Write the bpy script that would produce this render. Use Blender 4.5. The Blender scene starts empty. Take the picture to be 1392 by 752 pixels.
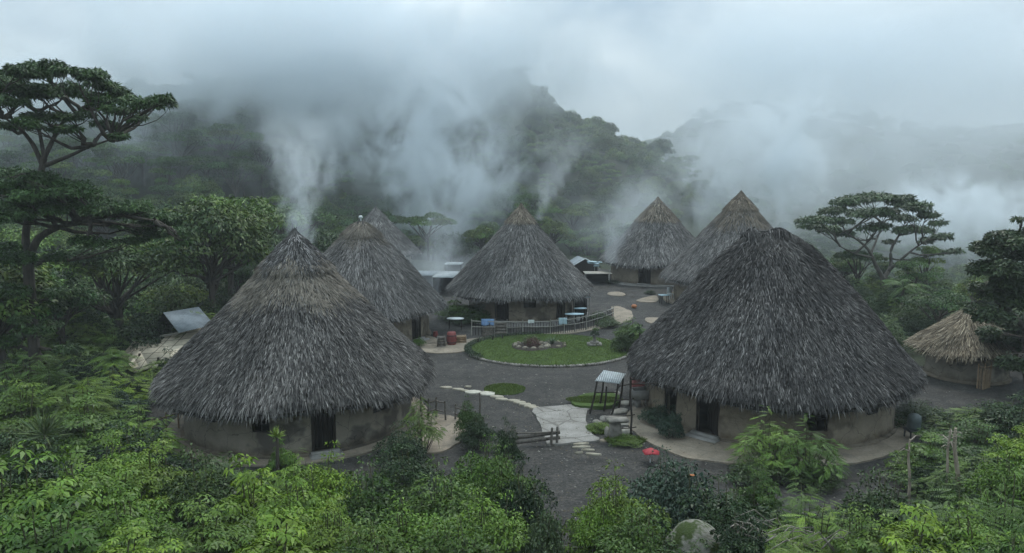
import bpy, math, random
import numpy as np
from mathutils import Vector, Matrix

rad = math.radians
random.seed(7)
RNG = np.random.default_rng(11)
scene = bpy.context.scene
COL = scene.collection

# ------------------------------------------------------------------ camera, light, world
CAM_Z, TILT, F, CX, CY = 10.0, rad(7.5), 1000.0, 696.0, 376.0
cam_d = bpy.data.cameras.new("camera")
cam = bpy.data.objects.new("camera", cam_d)
COL.objects.link(cam)
cam.location = (0, 0, CAM_Z)
cam.rotation_euler = (rad(90) - TILT, 0, 0)
cam_d.sensor_width = 36.0
cam_d.lens = 36.0 * F / 1392.0
cam_d.clip_start, cam_d.clip_end = 0.1, 4000
scene.camera = cam

SUN_EL, SUN_AZ = rad(58), rad(25)          # azimuth measured from +Y towards +X
world = bpy.data.worlds.new("World")
scene.world = world
world.use_nodes = True
wn, wl = world.node_tree.nodes, world.node_tree.links
wn.clear()
w_out = wn.new("ShaderNodeOutputWorld")
w_bg = wn.new("ShaderNodeBackground")
w_bg.inputs["Strength"].default_value = 0.11
sky = wn.new("ShaderNodeTexSky")
sky.sky_type = 'NISHITA'
sky.sun_disc = False
sky.sun_elevation = SUN_EL
sky.sun_rotation = SUN_AZ
sky.air_density, sky.dust_density = 1.0, 2.0
w_tc = wn.new("ShaderNodeTexCoord")
w_map = wn.new("ShaderNodeMapping"); w_map.inputs["Scale"].default_value = (1.6, 1.6, 3.2)
w_map.inputs["Location"].default_value = (0.35, 0.1, 0.2)
w_noise = wn.new("ShaderNodeTexNoise")
w_noise.inputs["Scale"].default_value = 1.7; w_noise.inputs["Detail"].default_value = 5
w_noise.inputs["Roughness"].default_value = 0.5; w_noise.inputs["Distortion"].default_value = 0.6
w_ramp = wn.new("ShaderNodeValToRGB")
w_ramp.color_ramp.elements[0].position = 0.33; w_ramp.color_ramp.elements[0].color = (3.9, 5.4, 6.6, 1)
w_ramp.color_ramp.elements[1].position = 0.66; w_ramp.color_ramp.elements[1].color = (9.4, 10.7, 11.2, 1)
w_mix = wn.new("ShaderNodeMix"); w_mix.data_type = 'RGBA'
w_mix.inputs[0].default_value = 0.86
wl.new(w_tc.outputs["Generated"], w_map.inputs["Vector"])
wl.new(w_map.outputs[0], w_noise.inputs["Vector"])
wl.new(w_noise.outputs[0], w_ramp.inputs[0])
wl.new(sky.outputs[0], w_mix.inputs[6]); wl.new(w_ramp.outputs[0], w_mix.inputs[7])
w_sep = wn.new("ShaderNodeSeparateXYZ"); wl.new(w_tc.outputs["Generated"], w_sep.inputs[0])
w_el = wn.new("ShaderNodeMapRange")          # an overcast sky is brighter overhead than at the horizon
w_el.inputs[1].default_value, w_el.inputs[2].default_value, w_el.inputs[3].default_value, w_el.inputs[4].default_value = 0.0, 0.9, 0.60, 1.35
wl.new(w_sep.outputs[2], w_el.inputs[0])
w_sc = wn.new("ShaderNodeVectorMath"); w_sc.operation = 'SCALE'
wl.new(w_mix.outputs[2], w_sc.inputs[0]); wl.new(w_el.outputs[0], w_sc.inputs["Scale"])
wl.new(w_sc.outputs[0], w_bg.inputs["Color"]); wl.new(w_bg.outputs[0], w_out.inputs["Surface"])

sun_d = bpy.data.lights.new("sun", 'SUN')
sun_d.energy, sun_d.angle, sun_d.color = 1.0, rad(20), (1.0, 0.97, 0.93)
sun = bpy.data.objects.new("sun", sun_d); COL.objects.link(sun)
sdir = Vector((math.sin(SUN_AZ) * math.cos(SUN_EL), math.cos(SUN_AZ) * math.cos(SUN_EL), math.sin(SUN_EL)))
sun.rotation_euler = (-sdir).to_track_quat('-Z', 'Y').to_euler()

vs = scene.view_settings
vs.view_transform, vs.look, vs.exposure, vs.gamma, vs.use_curve_mapping = 'Standard', 'None', 0.32, 1.0, False
scene.render.engine = 'CYCLES'
cy = scene.cycles
cy.max_bounces, cy.diffuse_bounces, cy.glossy_bounces, cy.transmission_bounces = 5, 3, 2, 2
cy.transparent_max_bounces, cy.volume_bounces = 4, 5
cy.volume_step_rate, cy.volume_max_steps = 0.5, 200
cy.use_adaptive_sampling, cy.adaptive_threshold = True, 0.03
cy.use_denoising = True
try: cy.denoiser = 'OPENIMAGEDENOISE'
except Exception: pass
cy.caustics_reflective = cy.caustics_refractive = False
cy.sample_clamp_indirect = 4

HAZE_DENSITY, HAZE_TOP = 0.0007, 56.0

# ------------------------------------------------------------------ geometry helpers
CT, ST = math.cos(TILT), math.sin(TILT)
def ray(px, py):
    d, v = (px - CX) / F, (CY - py) / F
    return np.array([d, CT + v * ST, -ST + v * CT])
def G(px, py, z=0.0):
    r = ray(px, py); t = (z - CAM_Z) / r[2]
    return Vector((r[0] * t, r[1] * t, z))
def at(px, py, Y):
    r = ray(px, py); t = Y / r[1]
    return Vector((r[0] * t, Y, CAM_Z + r[2] * t))

def sstep(a, b, x):
    t = np.clip((x - a) / (b - a), 0, 1)
    return t * t * (3 - 2 * t)
DISCS = [(-9, 30, 12), (-18, 39, 6.5), (-9.5, 47, 11), (0, 55, 17), (14, 73, 12), (18, 60, 13), (-15.6, 85, 8),
         (11, 31, 15), (23, 37, 8), (29, 60, 8), (0, 38, 16), (4, 90, 8)]
HX = [-400, -120, -60, -25, 0, 8, 13, 35, 41, 51, 62, 90, 400]
HZ = [18, 23, 29, 32, 33, 28, 24, 17, 11, 1, -8, -15, -16]
def terr(x, y):
    x = np.asarray(x, float); y = np.asarray(y, float)
    m = np.zeros(np.broadcast(x, y).shape)
    for (cx, cyy, r) in DISCS:
        d = np.hypot(x - cx, y - cyy)
        m = np.maximum(m, 1 - sstep(r, r + 9, d))
    m = np.maximum(m, 1 - sstep(27, 36, y))
    low = -5.5 - 9 * sstep(10, 60, x) * sstep(70, 130, y)
    foot = 88 - 30 * sstep(18, 52, -x)
    H = np.interp(x, HX, HZ)
    low = low + (H - low) * sstep(0, 1, (y - foot) / 115.0)
    low = np.where(y > 240, low * (1 - 0.5 * sstep(240, 420, y)), low)
    low = low + 84 * sstep(330, 520, y) * sstep(40, 190, x) * (0.75 + .25 * np.sin(x * .011 + 1))
    low = low + sstep(90, 140, y) * (1.6 * np.sin(x * .09 + 1.3) * np.sin(y * .07) + 1.0 * np.sin(x * .21) * np.cos(y * .17 + x * .05))
    z = low * (1 - m)
    z = z + 0.3 * np.clip(18 - y, 0, 60)
    return z
def tz(x, y): return float(terr(x, y))

class MB:
    """collects vertices, faces and vertex tints for one mesh"""
    def __init__(s): s.v = []; s.c = []; s.f = []; s.n = 0
    def add(s, V, Fc, col=(1, 1, 1)):
        V = np.asarray(V, float).reshape(-1, 3); Fc = np.asarray(Fc, int)
        col = np.asarray(col, float)
        if col.ndim == 1: col = np.tile(col, (len(V), 1))
        s.v.append(V); s.c.append(col); s.f.append(Fc + s.n); s.n += len(V)
    def quads(s, Q, col):
        n = len(Q); col = np.repeat(np.asarray(col, float), 4, axis=0) if np.ndim(col) == 2 else col
        s.add(Q.reshape(-1, 3), np.arange(n * 4).reshape(n, 4), col)
    def box(s, c, size, rz=0, col=(1, 1, 1), M=None):
        sx, sy, sz = [k / 2 for k in size]
        V = np.array([[x, y, z] for x in (-sx, sx) for y in (-sy, sy) for z in (-sz, sz)])
        Fc = [[0, 1, 3, 2], [4, 6, 7, 5], [0, 4, 5, 1], [2, 3, 7, 6], [0, 2, 6, 4], [1, 5, 7, 3]]
        if M is not None: V = V @ np.array(M.to_3x3()).T
        cc, ss = math.cos(rz), math.sin(rz)
        V = V @ np.array([[cc, ss, 0], [-ss, cc, 0], [0, 0, 1]])
        s.add(V + np.array(c), Fc, col)
    def beam(s, a, b, w, h=None, col=(1, 1, 1)):
        a, b = Vector(a), Vector(b); d = b - a
        M = d.to_track_quat('X', 'Z').to_matrix()
        s.box((a + b) / 2, (d.length, w, h or w), 0, col, M)
    def tube(s, pts, rads, n=7, col=(1, 1, 1), cap=True):
        P = np.array([list(p) for p in pts], float)
        if np.ndim(rads) == 0: rads = [rads] * len(P)
        T = np.gradient(P, axis=0); T /= np.linalg.norm(T, axis=1)[:, None] + 1e-9
        ref = np.array([0, 0, 1.0]) if abs(T[0][2]) < .9 else np.array([1.0, 0, 0])
        A = np.cross(T, ref); A /= np.linalg.norm(A, axis=1)[:, None] + 1e-9
        B = np.cross(T, A)
        th = np.linspace(0, 2 * math.pi, n, endpoint=False)
        V = P[:, None] + np.array(rads)[:, None, None] * (np.cos(th)[None, :, None] * A[:, None] + np.sin(th)[None, :, None] * B[:, None])
        k = len(P); Fc = [[i * n + j, i * n + (j + 1) % n, (i + 1) * n + (j + 1) % n, (i + 1) * n + j] for i in range(k - 1) for j in range(n)]
        s.add(V, Fc, col)
        if cap:
            for i in (0, k - 1):
                r = V[i]; c0 = r.mean(0)
                VV = np.vstack([r, c0]); s.add(VV, [[j, (j + 1) % n, n, n] for j in range(n)], col)
    def lathe(s, c, prof, n=20, col=(1, 1, 1), wob=0, rng=None):
        th = np.linspace(0, 2 * math.pi, n, endpoint=False); V = []
        for (r, z) in prof:
            rr = r * (1 + (rng.uniform(-wob, wob, n) if wob else 0)) * np.ones(n)
            V.append(np.stack([c[0] + rr * np.cos(th), c[1] + rr * np.sin(th), np.full(n, c[2] + z)], 1))
        k = len(prof); Fc = [[i * n + j, i * n + (j + 1) % n, (i + 1) * n + (j + 1) % n, (i + 1) * n + j] for i in range(k - 1) for j in range(n)]
        s.add(np.concatenate(V), Fc, col)
    def blob(s, c, r, seed=0, wob=.18, col=(1, 1, 1), sub=(10, 14), power=1.0):
        g = np.random.default_rng(seed); nu, nv = sub
        ph = g.uniform(0, 6.28, 8); V = []
        for i in range(nu + 1):
            t = math.pi * i / nu
            for j in range(nv):
                a = 2 * math.pi * j / nv
                d = np.array([math.sin(t) * math.cos(a), math.sin(t) * math.sin(a), math.cos(t)])
                w = 1 + wob * (math.sin(3 * d[0] + ph[0]) * math.sin(3 * d[1] + ph[1]) + .6 * math.sin(6 * d[2] + ph[2] + 4 * d[0]) + .4 * math.sin(9 * d[1] + ph[3]) * math.cos(8 * d[0] + ph[4]))
                V.append(d * w * np.array(r) + np.array(c))
        Fc = [[i * nv + j, (i + 1) * nv + j, (i + 1) * nv + (j + 1) % nv, i * nv + (j + 1) % nv] for i in range(nu) for j in range(nv)]
        s.add(V, Fc, col)
    def mesh(s, name, mat, smooth=False):
        me = bpy.data.meshes.new(name)
        V = np.concatenate(s.v); C = np.concatenate(s.c)
        loops, starts, tot = [], [], 0
        for f in s.f:
            if f.ndim == 2:
                k = f.shape[1]; flat = f
                if k == 4:
                    deg = flat[:, 2] == flat[:, 3]
                    if deg.any():
                        q = flat[~deg]; t = flat[deg][:, :3]
                        for arr in (q, t):
                            if len(arr):
                                loops.append(arr.ravel()); starts.append(np.arange(len(arr)) * arr.shape[1] + tot); tot += arr.size
                        continue
                loops.append(flat.ravel()); starts.append(np.arange(len(flat)) * k + tot); tot += flat.size
        L = np.concatenate(loops); S = np.concatenate(starts)
        me.vertices.add(len(V)); me.vertices.foreach_set("co", V.astype(np.float32).ravel())
        me.loops.add(len(L)); me.loops.foreach_set("vertex_index", L.astype(np.int32))
        me.polygons.add(len(S)); me.polygons.foreach_set("loop_start", S.astype(np.int32))
        if smooth: me.polygons.foreach_set("use_smooth", np.ones(len(S), bool))
        at_ = me.color_attributes.new("tint", 'FLOAT_COLOR', 'POINT')
        at_.data.foreach_set("color", np.hstack([C, np.ones((len(C), 1))]).astype(np.float32).ravel())
        me.update(calc_edges=True); me.validate()
        me.materials.append(mat)
        return me
    def build(s, name, mat, parent=None, smooth=False):
        o = bpy.data.objects.new(name, s.mesh(name, mat, smooth)); COL.objects.link(o)
        if parent is not None: o.parent = parent
        return o

def tag(o, label=None, cat=None, group=None, kind=None):
    if label: o["label"] = label
    if cat: o["category"] = cat
    if group: o["group"] = group
    if kind: o["kind"] = kind
    return o
def thing(name, loc, label, cat, rz=0, group=None):
    o = bpy.data.objects.new(name, None); COL.objects.link(o)
    o.empty_display_size = .3
    o.location = loc; o.rotation_euler = (0, 0, rz)
    return tag(o, label, cat, group)
def copy_tree(root, loc, rz=0, scl=(1, 1, 1), label=None, group=None):
    r = root.copy(); COL.objects.link(r)
    r.location = loc; r.rotation_euler = (0, 0, rz); r.scale = scl
    if label: r["label"] = label
    if group: r["group"] = group
    for ch in root.children:
        c = ch.copy(); COL.objects.link(c); c.parent = r
        for g2 in ch.children:
            d = g2.copy(); COL.objects.link(d); d.parent = c
    return r

# ------------------------------------------------------------------ materials
def mat_new(name):
    m = bpy.data.materials.new(name); m.use_nodes = True
    nt = m.node_tree; nt.nodes.clear()
    out = nt.nodes.new("ShaderNodeOutputMaterial")
    return m, nt, out
def N(nt, t, **kw):
    n = nt.nodes.new(t)
    for k, v in kw.items():
        if k in n.inputs: n.inputs[k].default_value = v
        else: setattr(n, k, v)
    return n
def noise(nt, scale, detail=4, rough=.55, coord="Object", vec=None, dist=0):
    n = N(nt, "ShaderNodeTexNoise", Scale=scale, Detail=detail, Roughness=rough, Distortion=dist)
    if vec is None:
        tc = nt.nodes.new("ShaderNodeTexCoord"); vec = tc.outputs[coord]
    nt.links.new(vec, n.inputs["Vector"]); return n
def ramp(nt, fac, stops):
    r = nt.nodes.new("ShaderNodeValToRGB"); e = r.color_ramp.elements
    while len(e) < len(stops): e.new(0.5)
    for el, (p, c) in zip(e, stops): el.position = p; el.color = (*c, 1) if len(c) == 3 else c
    nt.links.new(fac, r.inputs[0]); return r
def mixc(nt, fac, a, b, mode='MIX'):
    m = nt.nodes.new("ShaderNodeMix"); m.data_type = 'RGBA'; m.blend_type = mode
    for s_, i in ((fac, 0), (a, 6), (b, 7)):
        if isinstance(s_, (int, float)): m.inputs[i].default_value = s_
        elif isinstance(s_, tuple): m.inputs[i].default_value = (*s_, 1)
        else: nt.links.new(s_, m.inputs[i])
    return m.outputs[2]
def math_(nt, op, a, b=None, clamp=False):
    m = nt.nodes.new("ShaderNodeMath"); m.operation = op; m.use_clamp = clamp
    for i, s_ in enumerate((a, b)):
        if s_ is None: continue
        if isinstance(s_, (int, float)): m.inputs[i].default_value = s_
        else: nt.links.new(s_, m.inputs[i])
    return m.outputs[0]
def surf(name, c1, c2, scale=3, rough=.85, bump=.2, bscale=30, spec=.3, third=None, tint=False, stretch=None):
    m, nt, out = mat_new(name)
    vec = None
    if stretch:
        tc = nt.nodes.new("ShaderNodeTexCoord"); mp = nt.nodes.new("ShaderNodeMapping")
        mp.inputs["Scale"].default_value = stretch; nt.links.new(tc.outputs["Object"], mp.inputs[0]); vec = mp.outputs[0]
    n1 = noise(nt, scale, 6, .62, vec=vec)
    col = ramp(nt, n1.outputs[0], [(.32, c1), (.68, c2)]).outputs[0]
    if third:
        n3 = noise(nt, third[1], 3, .6, vec=vec)
        f = ramp(nt, n3.outputs[0], [(third[2], (0, 0, 0)), (third[2] + .08, (1, 1, 1))]).outputs[0]
        col = mixc(nt, f, col, third[0])
    if tint:
        a = N(nt, "ShaderNodeVertexColor", layer_name="tint"); col = mixc(nt, 1.0, col, a.outputs[0], 'MULTIPLY')
    b = N(nt, "ShaderNodeBsdfPrincipled", Roughness=rough); b.inputs["Specular IOR Level"].default_value = spec
    nt.links.new(col, b.inputs["Base Color"])
    if bump:
        n2 = noise(nt, bscale, 4, .6, vec=vec)
        bp = N(nt, "ShaderNodeBump", Strength=bump, Distance=.05)
        nt.links.new(n2.outputs[0], bp.inputs["Height"]); nt.links.new(bp.outputs[0], b.inputs["Normal"])
    nt.links.new(b.outputs[0], out.inputs[0])
    return m
def leafmat(name, mult=(1, 1, 1), rough=.5, spec=.35, transl=.12):
    m, nt, out = mat_new(name)
    a = N(nt, "ShaderNodeVertexColor", layer_name="tint")
    oi = nt.nodes.new("ShaderNodeObjectInfo")
    v = ramp(nt, oi.outputs["Random"], [(0, (.50, .60, .62)), (.5, (1, 1, 1)), (1, (1.5, 1.3, .8))]).outputs[0]
    col = mixc(nt, 1.0, a.outputs[0], v, 'MULTIPLY'); col = mixc(nt, 1.0, col, mult, 'MULTIPLY')
    b = N(nt, "ShaderNodeBsdfPrincipled", Roughness=rough); b.inputs["Specular IOR Level"].default_value = spec
    t = nt.nodes.new("ShaderNodeBsdfTranslucent"); ms = nt.nodes.new("ShaderNodeMixShader"); ms.inputs[0].default_value = transl
    nt.links.new(col, b.inputs["Base Color"]); nt.links.new(col, t.inputs["Color"])
    nt.links.new(b.outputs[0], ms.inputs[1]); nt.links.new(t.outputs[0], ms.inputs[2]); nt.links.new(ms.outputs[0], out.inputs[0])
    return m
def plain(name, c, rough=.6, spec=.4, bump=0):
    return surf(name, tuple(k * .8 for k in c), tuple(min(1, k * 1.15) for k in c), 6, rough, bump, 40, spec)

M = {}
M['thatch'] = surf('thatch', (.72, .72, .72), (1.15, 1.13, 1.1), .7, .9, 0, 10, .12, tint=True)
M['leaf'] = leafmat('leaf')
M['leaf_gloss'] = leafmat('leaf_gloss', rough=.42, spec=.25)
M['bark'] = surf('bark', (.035, .03, .025), (.11, .095, .08), 6, .9, .6, 14, tint=True, stretch=(1, 1, .25))
def mud_mat(name, c1, c2, st):
    m = surf(name, c1, c2, 1.3, .95, .35, 14, .15, third=(st, .7, .54)); nt = m.node_tree
    b = [n for n in nt.nodes if n.type == 'BSDF_PRINCIPLED'][0]; src = b.inputs['Base Color'].links[0].from_socket
    tc = nt.nodes.new('ShaderNodeTexCoord'); P = tc.outputs['Object']; nd = noise(nt, 3, 3, .6, vec=P); dv = mixc(nt, .25, P, nd.outputs['Color'])
    vo = N(nt, 'ShaderNodeTexVoronoi', Scale=1.3, feature='DISTANCE_TO_EDGE'); nt.links.new(dv, vo.inputs['Vector'])
    cr = ramp(nt, vo.outputs[0], [(0, (.45, .45, .45)), (.012, (1, 1, 1))]).outputs[0]
    sx = nt.nodes.new('ShaderNodeSeparateXYZ'); nt.links.new(P, sx.inputs[0]); n8 = noise(nt, 2.2, 5, .7, vec=P)
    h_ = math_(nt, 'ADD', sx.outputs[2], math_(nt, 'MULTIPLY', math_(nt, 'SUBTRACT', n8.outputs[0], .5), .9))
    sp = ramp(nt, h_, [(.12, (.62, .58, .54)), (.42, (1, 1, 1))]).outputs[0]      # rain-splash staining at the wall's foot
    c = mixc(nt, 1.0, mixc(nt, 1.0, src, cr, 'MULTIPLY'), sp, 'MULTIPLY'); nt.links.new(c, b.inputs['Base Color']); return m
M['mud_plain'] = surf('mud_plaster', (.20, .17, .13), (.30, .26, .20), 1.3, .95, .25, 14, .15, third=((.13, .11, .085), .7, .56))
M['mud'] = mud_mat('mud_wall', (.20, .17, .13), (.30, .26, .20), (.13, .11, .085))
M['mud_dark'] = mud_mat('mud_wall_grey', (.20, .18, .145), (.29, .26, .21), (.11, .10, .085))
M['mud_old'] = surf('mud_plaster_dark', (.20, .18, .145), (.29, .26, .21), 1.2, .95, .25, 14, .15, third=((.09, .08, .07), .8, .56))
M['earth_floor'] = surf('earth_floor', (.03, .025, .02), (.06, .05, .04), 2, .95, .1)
M['wood_dark'] = surf('dark_wood', (.018, .015, .012), (.045, .036, .028), 5, .8, .3, 20, stretch=(3, 3, .5), tint=True)
M['wood_grey'] = surf('weathered_wood', (.07, .062, .052), (.20, .18, .155), 5, .85, .4, 18, stretch=(2, 2, 2), tint=True)
M['bamboo'] = surf('pale_bamboo', (.22, .21, .18), (.36, .35, .31), 4, .6, .1, tint=True)
M['tan_wood'] = surf('tan_wood', (.22, .15, .09), (.34, .25, .16), 4, .8, .2, tint=True)
M['concrete'] = surf('concrete', (.20, .195, .18), (.34, .33, .31), 2.5, .9, .2, 20)
M['stone'] = surf('stone', (.14, .13, .115), (.33, .31, .27), 3, .9, .6, 10, third=((.06, .075, .03), 2.2, .60), tint=True)
M['stone_pale'] = surf('pale_stone', (.27, .25, .21), (.42, .40, .35), 4, .85, .3, 16, tint=True)
M['mossy'] = surf('mossy_stone', (.11, .105, .08), (.30, .29, .25), 3, .9, .8, 9, third=((.045, .065, .018), 2.0, .47))
M['red'] = plain('faded_red_fabric', (.36, .03, .04))
M['red_barrel'] = plain('dull_red_metal', (.20, .045, .04))
M['blue'] = plain('blue_cloth', (.22, .36, .60), .9, .1)
M['paleblue'] = plain('pale_blue_plastic', (.42, .56, .62), .5)
M['white'] = plain('white_paint', (.66, .70, .70), .5)
M['orange'] = plain('orange_plastic', (.42, .15, .05))
M['black'] = plain('black_plastic_and_shade', (.025, .027, .03), .5)
M['teal'] = plain('grey_water_tank', (.07, .09, .09), .5)

def gravel_mat():
    m, nt, out = mat_new("dark_gravel")
    tc = nt.nodes.new("ShaderNodeTexCoord"); P = tc.outputs["Object"]
    n1 = noise(nt, .35, 5, .6, vec=P); n2 = noise(nt, 9, 5, .75, vec=P)
    vor = N(nt, "ShaderNodeTexVoronoi", Scale=11.0); nt.links.new(P, vor.inputs["Vector"])
    a = ramp(nt, n1.outputs[0], [(.3, (.024, .0235, .0215)), (.7, (.050, .048, .044))]).outputs[0]
    sp = ramp(nt, n2.outputs[0], [(.38, (.4, .4, .4)), (.60, (1.6, 1.6, 1.6))]).outputs[0]
    a = mixc(nt, 1.0, a, sp, 'MULTIPLY')
    n7 = noise(nt, 1.6, 7, .7, vec=P, dist=.5)
    a = mixc(nt, 1.0, a, ramp(nt, n7.outputs[0], [(.3, (.5, .5, .5)), (.5, (1, 1, 1)), (.72, (1.8, 1.72, 1.6))]).outputs[0], 'MULTIPLY')
    peb = ramp(nt, vor.outputs["Color"], [(.90, (0, 0, 0)), (.93, (1, 1, 1))]).outputs[0]
    near = ramp(nt, vor.outputs["Distance"], [(.25, (1, 1, 1)), (.36, (0, 0, 0))]).outputs[0]
    peb = mixc(nt, 1.0, peb, near, 'MULTIPLY')
    a = mixc(nt, peb, a, (.26, .25, .23))
    veg = N(nt, "ShaderNodeVertexColor", layer_name="tint")
    n3 = noise(nt, .5, 6, .65, vec=P); n4 = noise(nt, 5, 5, .7, vec=P)
    g = ramp(nt, n4.outputs[0], [(.35, (.018, .020, .012)), (.65, (.034, .050, .018))]).outputs[0]
    sepn = nt.nodes.new("ShaderNodeSeparateColor"); nt.links.new(veg.outputs[0], sepn.inputs[0])
    f = math_(nt, 'ADD', sepn.outputs[0], math_(nt, 'MULTIPLY', math_(nt, 'SUBTRACT', n3.outputs[0], .5), .9))
    f = ramp(nt, f, [(.45, (0, 0, 0)), (.58, (1, 1, 1))]).outputs[0]
    col = mixc(nt, f, a, g)
    b = N(nt, "ShaderNodeBsdfPrincipled", Roughness=.8); b.inputs["Specular IOR Level"].default_value = .25
    nt.links.new(col, b.inputs["Base Color"])
    n5 = noise(nt, 25, 3, .7, vec=P); bp = N(nt, "ShaderNodeBump", Strength=.5, Distance=.03)
    nt.links.new(n5.outputs[0], bp.inputs["Height"]); nt.links.new(bp.outputs[0], b.inputs["Normal"])
    nt.links.new(b.outputs[0], out.inputs[0]); return m
M['ground'] = gravel_mat()
def slab_mat(name, c1, c2, joint, scale, stains):
    m, nt, out = mat_new(name)
    tc = nt.nodes.new("ShaderNodeTexCoord"); P = tc.outputs["Object"]
    n1 = noise(nt, 1.1, 6, .65, vec=P)
    nd = noise(nt, 2.0, 2, .5, vec=P)
    dv = mixc(nt, .12, P, nd.outputs["Color"])
    vor = N(nt, "ShaderNodeTexVoronoi", Scale=scale, feature='DISTANCE_TO_EDGE'); nt.links.new(dv, vor.inputs["Vector"])
    col = ramp(nt, n1.outputs[0], [(.3, c1), (.7, c2)]).outputs[0]
    n6 = noise(nt, 14, 4, .7, vec=P)
    col = mixc(nt, 1.0, col, ramp(nt, n6.outputs[0], [(.3, (.75, .75, .75)), (.7, (1.15, 1.15, 1.15))]).outputs[0], 'MULTIPLY')
    e = ramp(nt, vor.outputs[0], [(.0, (joint, joint, joint)), (.035, (0, 0, 0))]).outputs[0]
    col = mixc(nt, e, col, (.09, .085, .07))
    n2 = noise(nt, .8, 5, .7, vec=P)
    s_ = ramp(nt, n2.outputs[0], [(.52, (0, 0, 0)), (.66, (stains, stains, stains))]).outputs[0]
    col = mixc(nt, s_, col, (.075, .07, .06))
    b = N(nt, "ShaderNodeBsdfPrincipled", Roughness=.85); b.inputs["Specular IOR Level"].default_value = .3
    nt.links.new(col, b.inputs["Base Color"])
    n5 = noise(nt, 18, 4, .6, vec=P); bp = N(nt, "ShaderNodeBump", Strength=.3, Distance=.03)
    nt.links.new(n5.outputs[0], bp.inputs["Height"]); nt.links.new(bp.outputs[0], b.inputs["Normal"])
    nt.links.new(b.outputs[0], out.inputs[0]); return m
M['tan_path'] = slab_mat('tan_path', (.21, .175, .13), (.34, .29, .225), .25, .7, .5)
M['pale_paving'] = slab_mat('pale_paving', (.21, .20, .18), (.32, .31, .285), .8, .9, .35)
M['lawn'] = surf('lawn_grass', (.045, .075, .022), (.085, .135, .034), 1.1, .9, .6, 40, .15, third=((.035, .06, .02), 2.5, .6))
def tin_mat(name, c, f=30):
    m, nt, out = mat_new(name)
    tc = nt.nodes.new("ShaderNodeTexCoord")
    w = N(nt, "ShaderNodeTexWave", Scale=f / 6.283, Distortion=0.0); w.bands_direction = 'X'
    nt.links.new(tc.outputs["Object"], w.inputs["Vector"])
    n1 = noise(nt, 2, 5, .65)
    col = ramp(nt, n1.outputs[0], [(.3, tuple(k * .6 for k in c)), (.6, c)]).outputs[0]
    col = mixc(nt, 1.0, col, ramp(nt, w.outputs[0], [(.1, (.55, .55, .55)), (.6, (1.1, 1.1, 1.1))]).outputs[0], 'MULTIPLY')  # stripes paint the ridges' light and shade into the tin colour
    b = N(nt, "ShaderNodeBsdfPrincipled", Roughness=.5, Metallic=.15); nt.links.new(col, b.inputs["Base Color"])
    bp = N(nt, "ShaderNodeBump", Strength=.8, Distance=.06)
    nt.links.new(w.outputs["Color"], bp.inputs["Height"]); nt.links.new(bp.outputs[0], b.inputs["Normal"])
    nt.links.new(b.outputs[0], out.inputs[0]); return m
M['tin'] = tin_mat('corrugated_tin', (.36, .42, .46))
M['tin_pale'] = tin_mat('pale_tin', (.50, .56, .58), 24)
def mat_panel():
    m, nt, out = mat_new("woven_mat")
    tc = nt.nodes.new("ShaderNodeTexCoord")
    br = N(nt, "ShaderNodeTexBrick", Scale=1.0); br.inputs["Color1"].default_value = (.62, .55, .42, 1); br.inputs["Color2"].default_value = (.50, .44, .33, 1)
    br.inputs["Mortar"].default_value = (.16, .135, .10, 1); br.inputs["Mortar Size"].default_value = .03; br.offset = 0
    br.inputs["Brick Width"].default_value = .75; br.inputs["Row Height"].default_value = .75
    nt.links.new(tc.outputs["Object"], br.inputs["Vector"])
    n1 = noise(nt, 5, 6, .75)
    col = mixc(nt, 1.0, br.outputs[0], ramp(nt, n1.outputs[0], [(.3, (.7, .7, .7)), (.65, (1.15, 1.15, 1.15))]).outputs[0], 'MULTIPLY')
    b = N(nt, "ShaderNodeBsdfPrincipled", Roughness=.9); nt.links.new(col, b.inputs["Base Color"]); nt.links.new(b.outputs[0], out.inputs[0]); return m
M['mat'] = mat_panel()

# ------------------------------------------------------------------ ground
def axis(parts):
    return np.unique(np.concatenate([np.arange(a, b, s) for a, b, s in parts]))
xs = axis([(-760, -160, 20), (-160, -60, 5), (-60, 60, 1.0), (60, 160, 5), (160, 781, 20)])
ys = axis([(-80, 0, 8), (0, 110, 1.0), (110, 260, 4), (260, 560, 12), (560, 981, 30)])
X, Y = np.meshgrid(xs, ys)
Z = terr(X, Y)
veg = np.ones_like(X)
for (cx_, cy_, r_) in [(2, 40, 15), (0, 52, 15), (10, 62, 14), (12, 27, 12), (-9, 30, 7.5), (2, 24, 5), (4, 75, 10), (13, 31, 9.5), (23, 34, 5), (-9, 45, 8), (19, 26, 6)]:
    veg = np.minimum(veg, sstep(r_ - 2, r_ + 2, np.hypot(X - cx_, Y - cy_)))
veg = np.where(Y < 22, np.minimum(veg, sstep(.8, 2.2, np.abs(X - 1.2))), veg)
mb = MB(); nx = len(xs)
I, J = np.meshgrid(np.arange(nx - 1), np.arange(len(ys) - 1)); k = (J * nx + I).ravel()
mb.add(np.stack([X.ravel(), Y.ravel(), Z.ravel()], 1), np.stack([k, k + 1, k + nx + 1, k + nx], 1), np.repeat(veg.ravel()[:, None], 3, 1))
ground = tag(mb.build("ground", M['ground'], smooth=True), "dark gravel yard and forest floor", kind="structure")

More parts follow.
